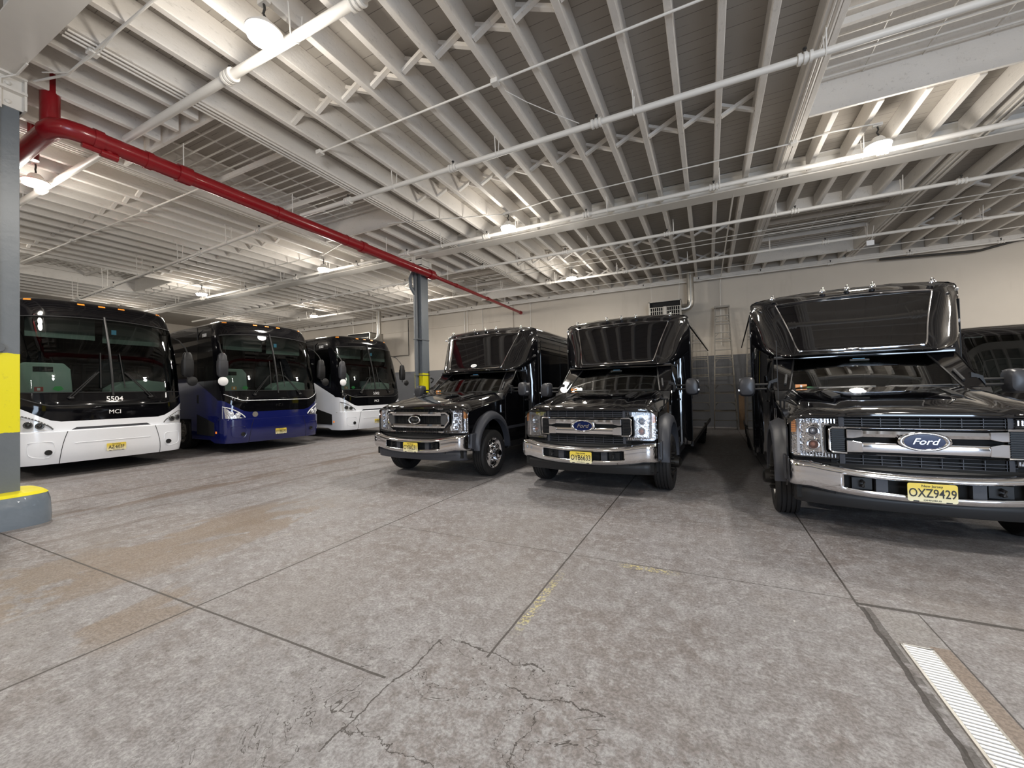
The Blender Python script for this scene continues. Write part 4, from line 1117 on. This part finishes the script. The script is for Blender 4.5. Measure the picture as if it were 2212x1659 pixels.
    MB().box(-.90, .90, .16, .20, .36, .70).build('bumper_backing', 'dark', t, smooth=False)
    MB().grid([[(q*.92, vf(q)+.02, .655+.06*q*q) for q in [i/10 for i in range(-10, 11)]], [(q*.92, vf(q)+.06, .70+.05*q*q) for q in [i/10 for i in range(-10, 11)]], [(q*.92, vf(q)+.09, .765) for q in [i/10 for i in range(-10, 11)]]]).build('bumper_top_pad', 'black_plastic', t, smooth=False)
    for s in (-1, 1):
        hk = MB(); hk.tube([(s*.43, .10, .535), (s*.43, .03, .53), (s*.43, .0, .535), (s*.43, .0, .57), (s*.43, .08, .575)], .013, 8); hk.box(s*.36, s*.50, .06, .11, .50, .60)
        hk.build('tow_hook', 'black_plastic', t)
        MB().box(s*.26, s*.34, .03, .1, .49, .60).build('bumper_bracket', 'grey_plastic', t, smooth=False)
    # lower valance
    rows = []
    for z, v in ((.46, .06), (.39, .05), (.315, .07), (.305, .10), (.305, .2)):
        rows.append([(bumper_plan(q*.93)[0]*.955, bumper_plan(q*.93)[1]+v+.015, z+ (.04*(abs(q))**2 if z > .45 else .01*q*q)) for q in qs])
    MB().grid(rows).build('valance', 'black_plastic' if style != 1 else 'grey_plastic', t, sharp=40, solid=.01)
    make_plate(t, plate, (0 if style != 1 else .01, -.028, .525))
    # ---------------- grille
    def strip(u0, u1, z0, z1, off, m_, nm_, depth=.03, n=10, parent=None, bev=0):
        mb = MB(); f = []; 
        for i in range(n+1):
            u = lerp(u0, u1, i/n); f.append(u)
        rows_ = [[(u, vf(u)+off+depth, z0) for u in f], [(u, vf(u)+off, z0) for u in f], [(u, vf(u)+off-depth*.25, (z0+z1)/2) for u in f], [(u, vf(u)+off, z1) for u in f], [(u, vf(u)+off+depth, z1) for u in f]]
        mb.grid(rows_); return mb.build(nm_, m_, parent or t, sharp=40)
    g = bpy.data.objects.new('grille', MB().box(-.6, .6, .25, .26, .77, 1.10).build('tmpg', 'dark').data); bpy.data.objects.remove(bpy.data.objects['tmpg'])
    COL.objects.link(g); g.parent = t
    MB().box(-.62, .62, .20, .23, .68, 1.14).build('grille_backing', 'dark', t, smooth=False)
    if style != 1:
        for zz_, (z0, z1) in (((1.066, 1.090, 1.114), (1.052, 1.14)), ((.700, .728, .756), (.685, .785))):
            msh = MB()
            for z in zz_:
                for i in range(12):
                    u0, u1 = lerp(-.58, .58, i/12), lerp(-.58, .58, (i+1)/12)
                    msh.bar((u0, vf(u0)+.045, z), (u1, vf(u1)+.045, z), .014, .006)
            for i in range(9):
                u = -.52+i*.13; msh.bar((u, vf(u)+.05, z0), (u, vf(u)+.05, z1), .014, .006)
            msh.build('grille_mesh', 'grey_plastic', g, smooth=False)
        strip(-.60, .60, 1.034, 1.044, .008, 'chrome', 'chrome_strip', .02, 20, g)
        strip(-.60, .60, .794, .804, .008, 'chrome', 'chrome_strip', .02, 20, g)
        strip(-.50, .50, .962, 1.016, -.008, 'chrome', 'chrome_bar', .05, 20, g)
        strip(-.50, .50, .826, .908, -.008, 'chrome', 'chrome_bar', .05, 20, g)
        for s in (-1, 1):
            mb = MB(); mb.prism([(.40, 1.022), (.515, 1.026), (.515, .945), (.47, .945), (.40, .962)], lambda a, b: (s*a, vf(a)+.03, b), lambda a, b: (s*a, vf(a)-.022, b)); mb.build('grille_clamp', 'chrome', g, smooth=False, bevel=.006)
            mb = MB(); mb.prism([(.40, .822), (.515, .818), (.515, .925), (.47, .925), (.40, .908)], lambda a, b: (s*a, vf(a)+.03, b), lambda a, b: (s*a, vf(a)-.022, b)); mb.build('grille_clamp', 'chrome', g, smooth=False, bevel=.006)
            mb = MB(); pts = [(s*.51, vf(.51)-.002, 1.04), (s*.61, vf(.61)-.002, 1.04), (s*.635, vf(.64)-.002, 1.02), (s*.635, vf(.64)-.002, .835), (s*.61, vf(.61)-.002, .808), (s*.51, vf(.51)-.002, .808)]
            mb.tube(pts, .011, 8); mb.build('nostril_surround', 'chrome', g)
            mb = MB(); mb.box(s*.52, s*.625, .16, .19, .815, 1.035)
            for k in range(11): mb.box(s*.525, s*.62, .135, .165, .826+k*.019, .833+k*.019)
            mb.build('nostril_louvres', 'black_plastic', g, smooth=False)
            strip(s*.525, s*.56, 1.05, 1.14, .03, 'grey_plastic', 'grille_end', .02, 2, g); strip(s*.525, s*.56, .69, .79, .03, 'grey_plastic', 'grille_end', .02, 2, g)
        ez = .935
    else:
        msh = MB()
        for i in range(15):
            u = -.55+i*.0786; msh.bar((u, vf(u)+.05, .72), (u, vf(u)+.05, 1.14), .01, .008)
        msh.build('grille_mesh', 'black_plastic', g, smooth=False)
        for z0, z1 in ((1.128, 1.15), (.755, .78)):
            for dz_ in (0, .018): strip(-.56, .56, z0+dz_, z0+dz_+.008, .01, 'chrome', 'chrome_strip', .02, 20, g)
        strip(-.52, .52, 1.03, 1.09, -.006, 'chrome', 'chrome_bar', .05, 20, g)
        strip(-.52, .52, .83, .89, -.006, 'chrome', 'chrome_bar', .05, 20, g)
        strip(-.52, .52, .90, .907, .01, 'chrome', 'chrome_strip', .02, 20, g); strip(-.52, .52, 1.01, 1.017, .01, 'chrome', 'chrome_strip', .02, 20, g)
        for s in (-1, 1):
            pts = [(s*.44, vf(.5)-.012, 1.075), (s*.60, vf(.6)-.004, 1.075), (s*.645, vf(.64)-.002, 1.04), (s*.645, vf(.64)-.002, .94), (s*.57, vf(.6)-.004, .845), (s*.46, vf(.5)-.012, .845)]
            MB().tube(pts, .019, 8).build('grille_clamp', 'chrome', g)
            MB().box(s*.50, s*.62, .15, .18, .88, 1.05).build('nostril_louvres', 'interior', g, smooth=False)
            for zz in (1.136, .765): MB().box(s*.46, s*.56, .13, .16, zz-.012, zz+.018).build('grille_clamp', 'chrome', g, smooth=False, bevel=.006)
        ez = .960
    # badge
    bd = MB(); bd.lathe([(0, 1.0), (.012, 1.0), (.020, .95), (.020, .80), (.012, .76)], (0, 0, 0), 'y', 40, -1)
    o = bd.build('oval_badge', 'chrome', t); o.location = (0, vf(0)-.025, ez); o.scale = (.172 if style != 1 else .13, 1, .082 if style != 1 else .072)
    bd = MB(); bd.lathe([(.013, .77), (.014, 0)], (0, 0, 0), 'y', 40, -1); bd.build('badge_field', 'blue_badge' if style != 1 else 'badge_black', o)
    tx = text_mesh('badge_script', 'Ford', .074 if style != 1 else .056, 'chrome', t, (0, vf(0)-.043, ez), (R_(90), 0, 0), .003, .35, 1.15, .001)
    # ---------------- headlights
    for s in (-1, 1):
        if style != 1:
            outer = [(.565, 1.125), (.88, 1.125), (.925, 1.10), (.93, .775), (.90, .745), (.565, .745), (.565, .79), (.655, .795), (.665, .83), (.665, 1.03), (.655, 1.055), (.565, 1.06)]
        else:
            outer = [(.50, 1.14), (.88, 1.14), (.925, 1.12), (.93, .775), (.90, .745), (.50, .745), (.55, .80), (.675, .89), (.69, .93), (.69, 1.05), (.66, 1.10), (.50, 1.105)]
        dd = MB(); dd.prism(outer, lambda a, b: (s*a, vf(a)+.085, b), lambda a, b: (s*a, vf(a)+.075, b)); hl = dd.build('headlight', 'sparkle', t, smooth=False)
        ln = MB(); ln.prism(outer, lambda a, b: (s*a, vf(a)+.012, b), lambda a, b: (s*a, vf(a)+.006, b)); ln.build('lens', 'lens', hl, smooth=False)
        # rim of the housing
        pts = [(s*a, vf(a)+.012, b) for a, b in outer]; MB().tube(pts, .007, 6, closed=True).build('housing_rim', 'black_plastic', hl)
        # inner optics: ribs, two bowls, vertical bright guide, amber corner
        rb = MB()
        for k in range(12):
            uu = (.585+.024*k)
            rb.box(s*uu, s*(uu+.008), vf(uu)+.03, vf(uu)+.07, 1.075, 1.115)
            if uu > .575: rb.box(s*uu, s*(uu+.008), vf(uu)+.03, vf(uu)+.07, .75, .788)
        rb.build('reflector_ribs', 'chrome', hl, smooth=False)
        for zc_ in ((1.0, .87) if style != 1 else (1.03, .93, .84)):
            c_ = (s*.755, vf(.75)+.03, zc_)
            MB().lathe([(-.02, .052), (0, .05), (.02, .035), (.035, .015), (.037, 0)], c_, 'y', 20).build('lamp_bowl', 'chrome', hl)
            MB().ell((c_[0], c_[1]+.005, c_[2]), .022, .02, .022, 12, 8).build('bulb', 'lens_dark' if zc_ != .87 else 'amber_dim', hl)
        pts = [(s*(.70 if style != 1 else .72), vf(.7)+.022, 1.10), (s*(.69 if style != 1 else .72), vf(.7)+.022, 1.0), (s*.69, vf(.7)+.022, .87), (s*.68, vf(.7)+.022, .79)]
        MB().tube(pts, .007, 6).build('light_guide', 'white_mark', hl)
        MB().box(s*.855, s*.878, vf(.86)+.018, vf(.86)+.04, .775, 1.115).build('light_guide', 'chrome', hl, smooth=False)
        am = MB()
        z0 = .98
        for k in range(6): am.box(s*.885, s*.925, vf(.9)+.018, vf(.9)+.05, z0+.0215*k, z0+.018+.0215*k)
        am.build('amber_marker', 'amber_off', hl, smooth=False)
    # ---------------- cab: cowl, windscreen, pillars, doors
    CW = MB(); CW.grid([[(u, 1.40, hood_z(u, .97)-.006) for u in us], [(u, 1.47+.06*(1-(abs(u)/.95)**2)*0, 1.375) for u in us], [(u*.9, 1.56, 1.36) for u in us]]); CW.build('cowl', 'black_plastic', t)
    def ws(p, q):      # p -1..1 across, q 0..1 up
        hb, ht = .785, .665
        u = p*lerp(hb, ht, q); v = lerp(1.50+.08*p*p, 2.06+.08*p*p, q)-.02*math.sin(PI*q); z = lerp(1.392-.01*p*p, 1.80-.0*p*p, q)
        return (u, v, z)
    MB().grid([[ws(-1+2*i/16, j/8) for i in range(17)] for j in range(9)]).build('windshield', 'ws', t)
    edge = [ws(-1, j/8) for j in range(9)]+[ws(-1+2*i/16, 1) for i in range(1, 17)]+[ws(1, 1-j/8) for j in range(1, 9)]
    MB().tube(edge, .012, 6).build('windshield_seal', 'black_plastic', t)
    for s in (-1, 1):
        pa = MB(); a0 = [ws(s, j/6) for j in range(7)]
        b0 = [(s*lerp(.955, .90, j/6), lerp(1.60, 2.10, j/6), lerp(1.385, 1.80, j/6)) for j in range(7)]
        pa.grid([a0, b0]); pa.add([(s*.80, 1.52, 1.36), (s*.95, 1.44, 1.30), (s*.955, 1.60, 1.385), (s*.80, 1.52, 1.37)], [(0, 1, 2, 3)])
        pa.build('a_pillar', BP, t)
        dr = MB()
        dr.prism([(1.50, .46), (1.50, 1.30), (1.58, 1.385), (2.58, 1.41), (2.58, .46)], lambda a, b: (s*.955, a, b), lambda a, b: (s*.975, a, b)); d = dr.build('cab_door', BP, t, smooth=False, bevel=.01)
        wn = MB(); wn.prism([(1.66, 1.40), (2.10, 1.79), (2.44, 1.80), (2.44, 1.41)], lambda a, b: (s*(.955-.055*(b-1.4)/.4), a, b), lambda a, b: (s*(.96-.055*(b-1.4)/.4), a, b)); wn.build('door_window', 'door_glass', d, smooth=False)
        MB().tube([(s*.965, 1.64, 1.40), (s*.912, 2.09, 1.80), (s*.908, 2.45, 1.81), (s*.96, 2.46, 1.41)], .012, 6, closed=True).build('window_seal', 'black_plastic', d)
        MB().box(s*.88, s*.96, 2.44, 2.6, 1.38, 1.84).build('b_pillar', BP, t, smooth=False)
        MB().box(s*.975, s*1.0, 2.32, 2.46, 1.20, 1.235).build('door_handle', 'black_plastic', d, smooth=False, bevel=.008)
        MB().box(s*.93, s*1.03, 1.48, 2.6, .36, .46).build('side_step', 'black_plastic', t, smooth=False, bevel=.01)
        MB().box(s*.972, s*.980, 1.52, 2.5, .70, .75).build('door_moulding', 'grey_plastic', d, smooth=False)
        if True:
            MB().box(s*.966, s*.976, 1.32, 1.44, 1.02, 1.16).build('fender_vent', 'chrome', t, smooth=False, bevel=.004)
    # interior
    MB().box(-.88, .88, 1.55, 2.0, 1.20, 1.345).build('dashboard', 'interior', t, smooth=False, bevel=.03)
    hd = MB(); hd.prism([(.22, 1.3), (.25, 1.38), (.34, 1.415), (.56, 1.415), (.66, 1.38), (.70, 1.3)], lambda a, b: (a, 1.66, b), lambda a, b: (a, 1.95, b)); hd.build('instrument_hood', 'interior_light2', t, smooth=False, bevel=.01)
    sw = MB(); torus(sw, (.45, 2.06, 1.36), .18, .014, (0, -.9, .45)); sw.bar((.29, 2.06, 1.36), (.61, 2.06, 1.36), .03, .03); sw.build('steering_wheel', 'black_plastic', t)
    for s in (-1, 1):
        sm = MB(); sm.box(s*.45-.25, s*.45+.25, 2.2, 2.7, 1.0, 1.12); sm.box(s*.45-.24, s*.45+.24, 2.62, 2.78, 1.1, 1.62); sm.box(s*.45-.12, s*.45+.12, 2.64, 2.74, 1.62, 1.80)
        sm.build('front_seat', 'seat', t, smooth=False, bevel=.04)
        MB().prism([(1.66, 1.39), (1.78, 1.52), (1.80, 1.39)], lambda a, b: (s*.87, a, b), lambda a, b: (s*.86, a, b)).build('pillar_trim', 'interior_light', t, smooth=False)
        MB().tube([(s*.875, 1.68, 1.42), (s*.775, 2.12, 1.77)], .022, 8).build('inner_pillar', 'interior_light', t)
        MB().tube([(s*.82, 1.66, 1.46), (s*.79, 1.80, 1.58)], .014, 8).build('grab_handle', 'interior', t)
    MB().box(-.9, .9, 2.95, 2.98, .9, 1.9).build('cab_bulkhead', 'interior', t, smooth=False)
    MB().box(-.9, .9, 2.05, 2.95, 1.82, 1.84).build('cab_headliner', 'interior', t, smooth=False)
    MB().box(-.10, .10, 1.96, 1.975, 1.70, 1.755).build('rear_view_mirror', 'black_plastic', t, smooth=False, bevel=.01)
    MB().prism([(-.72, 1.405), (-.60, 1.405), (-.60, 1.45), (-.72, 1.45)], lambda a, b: (a, 1.60, b), lambda a, b: (a, 1.603, b)).build('inspection_sticker', 'sticker', t, smooth=False)
    MB().box(-.67, -.65, 1.59, 1.597, 1.415, 1.44).build('sticker_square', 'white_mark', t, smooth=False)
    MB().prism([(-.62, 1.39), (-.52, 1.39), (-.50, 1.41), (-.6, 1.42)], lambda a, b: (a, 1.55, b), lambda a, b: (a, 1.553, b)).build('inspection_sticker', 'green_mark', t, smooth=False)
    MB().box(-.06, .06, 2.0, 2.005, 1.745, 1.765).build('toll_tag', 'blue_mark', t, smooth=False)
    # wipers
    for (u0, u1) in ((-.62, -.02), (.12, .66)):
        wp = MB(); wp.tube([(u0, 1.50, 1.40), (u0+.06, 1.475, 1.405), (u1, 1.475, 1.41)], .008, 6); wp.tube([(u0+.12, 1.465, 1.398), (u1+.05, 1.465, 1.408)], .007, 6); wp.build('wiper', 'black_plastic', t)
    # ---------------- mirrors
    for s in (-1, 1):
        m = MB(); rows = []
        for vv, k in ((1.62, 0), (1.622, .55), (1.635, .82), (1.67, .97), (1.72, 1.0), (1.80, 1.0), (1.815, .96), (1.816, 0)):
            ring = []
            for i in range(24):
                a = 2*PI*i/24; cc, ss = math.cos(a), math.sin(a)
                uu = math.copysign(abs(cc)**.55, cc)*.098*k; zz = math.copysign(abs(ss)**.55, ss)*.132*k
                if zz > 0 and uu*s > 0: zz -= .05*(uu*s/.098)**2
                ring.append((s*1.25+uu, vv, 1.435+zz))
            rows.append(ring)
        m.grid(rows, closed=True); mo = m.build('wing_mirror', 'mirror_shell', t)
        am = MB()
        for zz in (1.40, 1.46): am.tube([(s*.93, 1.78, zz-.01), (s*1.0, 1.76, zz), (s*1.2, 1.75, zz)], .016, 8)
        am.prism([(.90, 1.36), (.985, 1.36), (1.01, 1.42), (.99, 1.50), (.90, 1.54)], lambda a, b: (s*a, 1.80, b), lambda a, b: (s*a, 1.72, b))
        am.build('mirror_arm', 'black_plastic', mo)
        MB().box(s*1.315, s*1.354, 1.65, 1.70, 1.375, 1.40).build('mirror_marker', 'soft_chrome', mo, smooth=False)
        MB().box(s*1.17, s*1.335, 1.815, 1.82, 1.33, 1.55).build('mirror_glass', 'chrome', mo, smooth=False)
    # ---------------- fibreglass front cap
    def mirror_loop(h):     # h: list of right-half points from bottom centre to top centre
        return h+[(-p[0], p[1], p[2]) for p in reversed(h[1:-1])]
    Gh = [(0, 1.960, 1.885), (.30, 1.963, 1.886), (.57, 1.985, 1.893), (.635, 2.000, 1.92), (.70, 2.155, 2.17), (.78, 2.320, 2.44), (.825, 2.405, 2.585), (.79, 2.405, 2.612), (.40, 2.385, 2.632), (0, 2.378, 2.64)]
    Bh = [(0, 1.942, 1.855), (.30, 1.946, 1.856), (.60, 1.966, 1.86), (.69, 1.995, 1.885), (.775, 2.170, 2.15), (.855, 2.345, 2.44), (.90, 2.440, 2.60), (.875, 2.470, 2.665), (.42, 2.440, 2.692), (0, 2.432, 2.70)]
    B2 = [(0, 1.955, 1.825), (.30, 1.960, 1.825), (.66, 1.980, 1.828), (.78, 2.030, 1.865), (.87, 2.220, 2.14), (.945, 2.390, 2.44), (.98, 2.480, 2.60), (.925, 2.520, 2.692), (.44, 2.490, 2.728), (0, 2.482, 2.735)]
    Mh = [(0, 2.050, 1.812), (.30, 2.060, 1.812), (.78, 2.110, 1.815), (.96, 2.210, 1.90), (1.02, 2.350, 2.14), (1.055, 2.480, 2.44), (1.055, 2.560, 2.61), (.99, 2.580, 2.715), (.46, 2.550, 2.755), (0, 2.545, 2.76)]
    Ch = [(0, 2.320, 1.80), (.30, 2.340, 1.80), (.88, 2.440, 1.90), (1.08, 2.520, 2.00), (1.12, 2.570, 2.16), (1.13, 2.610, 2.44), (1.125, 2.630, 2.61), (1.05, 2.640, 2.72), (.50, 2.620, 2.775), (0, 2.620, 2.78)]
    Dh = [(0, 2.64, 1.80), (.30, 2.64, 1.80), (.90, 2.64, 1.96), (1.12, 2.64, 2.05), (1.15, 2.64, 2.18), (1.15, 2.64, 2.45), (1.145, 2.64, 2.61), (1.065, 2.65, 2.73), (.50, 2.65, 2.785), (0, 2.65, 2.79)]
    loops = [catmull(mirror_loop(h), 4, True) for h in (Gh, Bh, B2, Mh, Ch, Dh)]
    rows = []
    for i in range(len(loops)-1):
        for k in range(3 if i else 1):
            q = k/(3 if i else 1)
            row = []
            for j in range(len(loops[0])):
                a = loops[max(i-1, 0)][j]; b = loops[i][j]; c = loops[i+1][j]; d = loops[min(i+2, len(loops)-1)][j]
                row.append(tuple(.5*((2*b)+(c-a)*q+(2*a-5*b+4*c-d)*q*q+(3*b-a-3*c+d)*q**3)))
            rows.append(row)
    rows.append([tuple(p) for p in loops[-1]])
    cap = MB().grid(rows, closed=True).build('front_cap', BP, t, sharp=50)
    G = loops[0]; nh = len(G)//2; rows = []
    for j in range(nh+1):
        r_ = G[j]; l_ = G[-j] if j else G[0]
        rows.append([tuple(r_.lerp(l_, i/12)+Vector((0, .004-.03*math.sin(PI*i/12)*math.sin(PI*j/nh), 0))) for i in range(13)])
    MB().grid(rows).build('cap_window', 'black_glass', cap, sharp=60)
    MB().tube([p+Vector((0, -.006, 0)) for p in G], .0085, 6, closed=True).build('window_trim', 'chrome', cap)
    for u in (-.86, -.27, 0, .27, .86):
        vz = (2.46, 2.72) if abs(u) > .5 else (2.44, 2.748)
        o = MB().lathe([(0, .036), (.012, .034), (.02, .024), (.045, .022), (.058, .012), (.062, 0)], (u, vz[0], vz[1]-.01), 'z', 16).build('marker_lamp', 'chrome', t)
    for s in (-1, 1):
        o = MB().ell((s*1.09, 2.50, 2.60), .012, .045, .022, 12, 8).build('marker_lamp', 'soft_chrome', t)
        o = MB().ell((s*1.12, 2.72, 2.60), .012, .05, .02, 12, 8).build('side_marker', 'amber_off', t)
        o = MB().ell((s*1.152, 2.66, 2.22), .008, .035, .035, 14, 8).build('side_button_lamp', 'soft_chrome', t)
    MB().box(-.90, .90, 2.06, 2.66, 1.80, 1.84).build('cab_roof', BP, t, smooth=False)
    MB().box(-.90, .90, 2.40, 2.66, 1.84, 1.98).build('cab_roof', BP, t, smooth=False)
    # ---------------- body
    BL = 8.7
    prof = [(1.15, .42), (1.15, 1.2), (1.15, 2.45), (1.145, 2.61), (1.12, 2.68), (1.065, 2.73), (.50, 2.785), (0, 2.79)]
    full = [(-a, b) for a, b in prof]+[(a, b) for a, b in reversed(prof[:-1])]
    rows = [[(a, v, b) for a, b in full] for v in (2.64, 3.4, 3.42, 6.0, BL)]
    MB().grid(rows).build('body_shell', BP, t, sharp=40)
    MB().prism(full, lambda a, b: (a, BL, b), lambda a, b: (a, BL+.02, b)).build('rear_panel', BP, t, smooth=False)
    for s in (-1, 1):
        fr = MB(); rows = []
        for z in (.42, .8, 1.2, 1.6, 1.85, 2.0, 2.14):
            e = .05*max(0, (z-1.6)/.5)
            rows.append([(s*.88, 2.50, z), (s*(.98), 2.51-e, z), (s*1.06, 2.535-e, z), (s*1.12, 2.58, z), (s*1.146, 2.62, z), (s*1.15, 2.68, z)])
        fr.grid(rows); fr.build('body_front_corner', BP, t, sharp=60)
        MB().box(s*1.12, s*1.165, 2.62, BL, .38, .46).build('skirt_rail', 'black_plastic', t, smooth=False)
        k = 0; v = 2.78
        while v < BL-.9:
            v1 = v+1.13
            MB().prism([(v, 1.22), (v, 2.46), (v1, 2.46), (v1, 1.22)], lambda a, b: (s*1.151, a, b), lambda a, b: (s*1.157, a, b)).build('side_window', 'black_glass', t, smooth=False)
            v = v1+.022
        MB().box(s*1.145, s*1.16, 2.66, BL, 2.53, 2.545).build('roof_rail', 'black_plastic', t, smooth=False)
        MB().tube([(s*1.156, 2.64, .5), (s*1.156, 2.64, 2.5)], .006, 6).build('body_seam', 'black_plastic', t)
    MB().box(-1.1, 1.1, 2.65, BL, .42, .5).build('underbody', 'dark', t, smooth=False)
    if dz:
        for c in t.children:
            if not c.name.startswith('wheel') or c.name.startswith('wheel_'): c.location.z += dz
    return t, cap, g
M['rim_black'] = simple('dark_wheel_metal', (.06, .058, .055), .3, metal=.9)
M['badge_black'] = simple('badge_black', (.01, .01, .012), .2, coat=.5)
M['lens_dark'] = simple('lamp_bulb', (.55, .55, .58), .1, metal=.7)
M['amber_dim'] = simple('indicator_bulb', (.45, .20, .14), .2)
M['interior_light2'] = simple('instrument_hood_grey', (.14, .16, .16), .6)
s1, cap1, g1 = shuttle('black shuttle bus with a 214 sticker on its upper window, leftmost of the three', -4.42, 5.27, 1.6, 'OYB8231', 1, .05)
s2, cap2, g2 = shuttle('black shuttle bus in the middle with a white oval sticker on its hood', -1.56, 5.30, 2.9, 'OYB6633', 2, .02)
s3, cap3, g3 = shuttle('black shuttle bus nearest the camera at the right with plate OXZ9429', 1.64, 4.56, 2.6, 'OXZ9429', 3)
def oval(parent, loc, rot, a, b, txt, size):
    o = MB().lathe([(0, 1), (.003, 1), (.0031, 0)], (0, 0, 0), 'y', 28, -1).build('oval_sticker', 'white_mark', parent); o.location = loc; o.rotation_euler = rot; o.scale = (a, 1, b)
    return text_mesh('sticker_number', txt, size, 'black_mark', parent, (loc[0]-math.sin(rot[2])*0, loc[1]-.006*math.cos(rot[0]), loc[2]-.006*math.sin(-rot[0])), (R_(90)+rot[0], rot[1], rot[2]), .0006, .2)
oval(s1, (-.0, 1.945, 1.995), (R_(-32), 0, 0), .072, .042, '214', .05)
oval(s2, (.02, .30, hood_z(.02, .13)+.004), (R_(-78), 0, 0), .085, .075, 'I P R C S', .026)
an = MB().tube([(-.93, 1.30, 1.22), (-.93, 1.34, 2.0)], .005, 6).build('radio_antenna', 'black_plastic', s3)

# ================================================================== VAN AT THE RIGHT
def van(x, y, yaw):
    t = thing('passenger_van', 'black high-roof passenger van at the far right behind the nearest shuttle bus', 'van', (x, y, 0), -R_(yaw))
    P = [(.30, .10), (.5, .0), (.8, .02), (1.0, .08), (1.08, .2), (1.18, .55), (1.25, .82), (1.60, 1.15), (2.0, 1.50), (2.28, 1.78), (2.38, 2.0), (2.43, 2.35), (2.45, 3.0)]
    Hh = [(.3, .94), (.6, .98), (1.25, .98), (2.0, .90), (2.3, .82), (2.4, .72), (2.45, .5)]
    zs = [.30, .5, .8, 1.0, 1.08, 1.18, 1.25, 1.34, 1.46, 1.60, 1.75, 1.9, 2.05, 2.2, 2.28, 2.38, 2.43, 2.45]
    ks = [0, .2, .4, .6, .75, .86, .93, .97, 1.0]; sv = [.5, .9, 1.3, 1.7, 2.05, 2.6, 3.4, 4.4, 5.4]
    cols = [('s', -v) for v in reversed(sv)]+[('f', -k) for k in reversed(ks[1:])]+[('f', k) for k in ks]+[('s', v) for v in sv]
    G = []
    for kind, q in cols:
        s = 1 if q >= 0 else -1; a = abs(q); c = []
        for z in zs:
            hw = interp(Hh, z); v0 = interp(P, z)
            if kind == 'f': c.append((s*a*hw, v0+.28*(1-(max(0, 1-a**3.2))**(1/3.2)), z))
            else: c.append((s*hw, max(v0+.28, a) if a > v0+.28 else v0+.28+.001*a, z))
        G.append(c)
    parts = {}
    for j in range(len(cols)-1):
        f = cols[j][0] == 'f' and cols[j+1][0] == 'f'; amax = max(abs(cols[j][1]), abs(cols[j+1][1])); amin = min(abs(cols[j][1]), abs(cols[j+1][1]))
        for i in range(len(zs)-1):
            zc_ = zs[i]
            cls = 'body_shell'
            if f and amax <= .94 and 1.25 <= zc_ < 2.2: cls = 'windshield'
            if not f and cols[j][0] == cols[j+1][0] == 's' and 1.34 <= zc_ < 2.05 and 1.65 <= amin and amax <= 2.65: cls = 'front_door_window'
            if not f and cols[j][0] == cols[j+1][0] == 's' and 1.34 <= zc_ < 2.05 and amin >= 2.6: cls = 'side_window'
            parts.setdefault(cls, MB()).add([G[j][i], G[j+1][i], G[j+1][i+1], G[j][i+1]], [(0, 1, 2, 3)])
    n = len(cols)
    for j in range(n//2):
        b = n-1-j
        parts['body_shell'].add([G[j][-1], G[j+1][-1], G[b-1][-1], G[b][-1]], [(0, 1, 2, 3)])
    mm = {'body_shell': 'black_paint', 'windshield': 'ws', 'front_door_window': 'door_glass', 'side_window': 'black_glass'}
    for k, m in parts.items(): m.build(k, mm[k], t, sharp=40)
    MB().box(-.92, .92, 5.38, 5.42, .4, 2.3).build('rear_panel', 'black_paint', t, smooth=False)
    MB().box(-.85, .85, 1.0, 1.5, 1.0, 1.24).build('dashboard', 'interior', t, smooth=False)
    for s in (-1, 1):
        sm = MB(); sm.box(s*.45-.24, s*.45+.24, 2.1, 2.6, .95, 1.1); sm.box(s*.45-.23, s*.45+.23, 2.5, 2.64, 1.08, 1.62); sm.box(s*.45-.12, s*.45+.12, 2.52, 2.62, 1.62, 1.8); sm.build('front_seat', 'seat', t, smooth=False, bevel=.04)
        m = MB(); m.ell((s*1.12, 1.22, 1.42), .10, .07, .16, 16, 10); mo = m.build('wing_mirror', 'black_plastic', t)
        MB().tube([(s*.94, 1.35, 1.30), (s*1.1, 1.25, 1.28)], .03, 8).build('mirror_arm', 'black_plastic', mo)
        wheel(t, s*.86, .95, .36, .22, s, 'rim_black', True, .02, rim_r=.22); wheel(t, s*.86, 4.3, .36, .22, s, 'rim_black', True, .02, rim_r=.22)
        MB().prism([(.08, .78), (.30, .74), (.70, 1.02), (.62, 1.06), (.14, .98)], lambda a, b: (s*(.60+a*.42), .02+a*.42, b), lambda a, b: (s*(.60+a*.42), .0+a*.42, b)).build('headlight', 'soft_chrome', t, smooth=False)
        MB().box(s*.79, s*.80, 2.6, 5.3, .5, 2.2).build('cabin_lining', 'interior', t, smooth=False)
    MB().tube([(-.5, .79, 1.24), (.1, .80, 1.26)], .01, 6).build('wiper', 'black_plastic', t)
    MB().box(-.35, .35, -.005, .03, .72, .92).build('grille', 'black_plastic', t, smooth=False)
    MB().box(-.9, .9, 2.66, 2.7, .5, 2.25).build('cab_bulkhead', 'interior', t, smooth=False)
    return t
van(4.75, 8.0, 3)
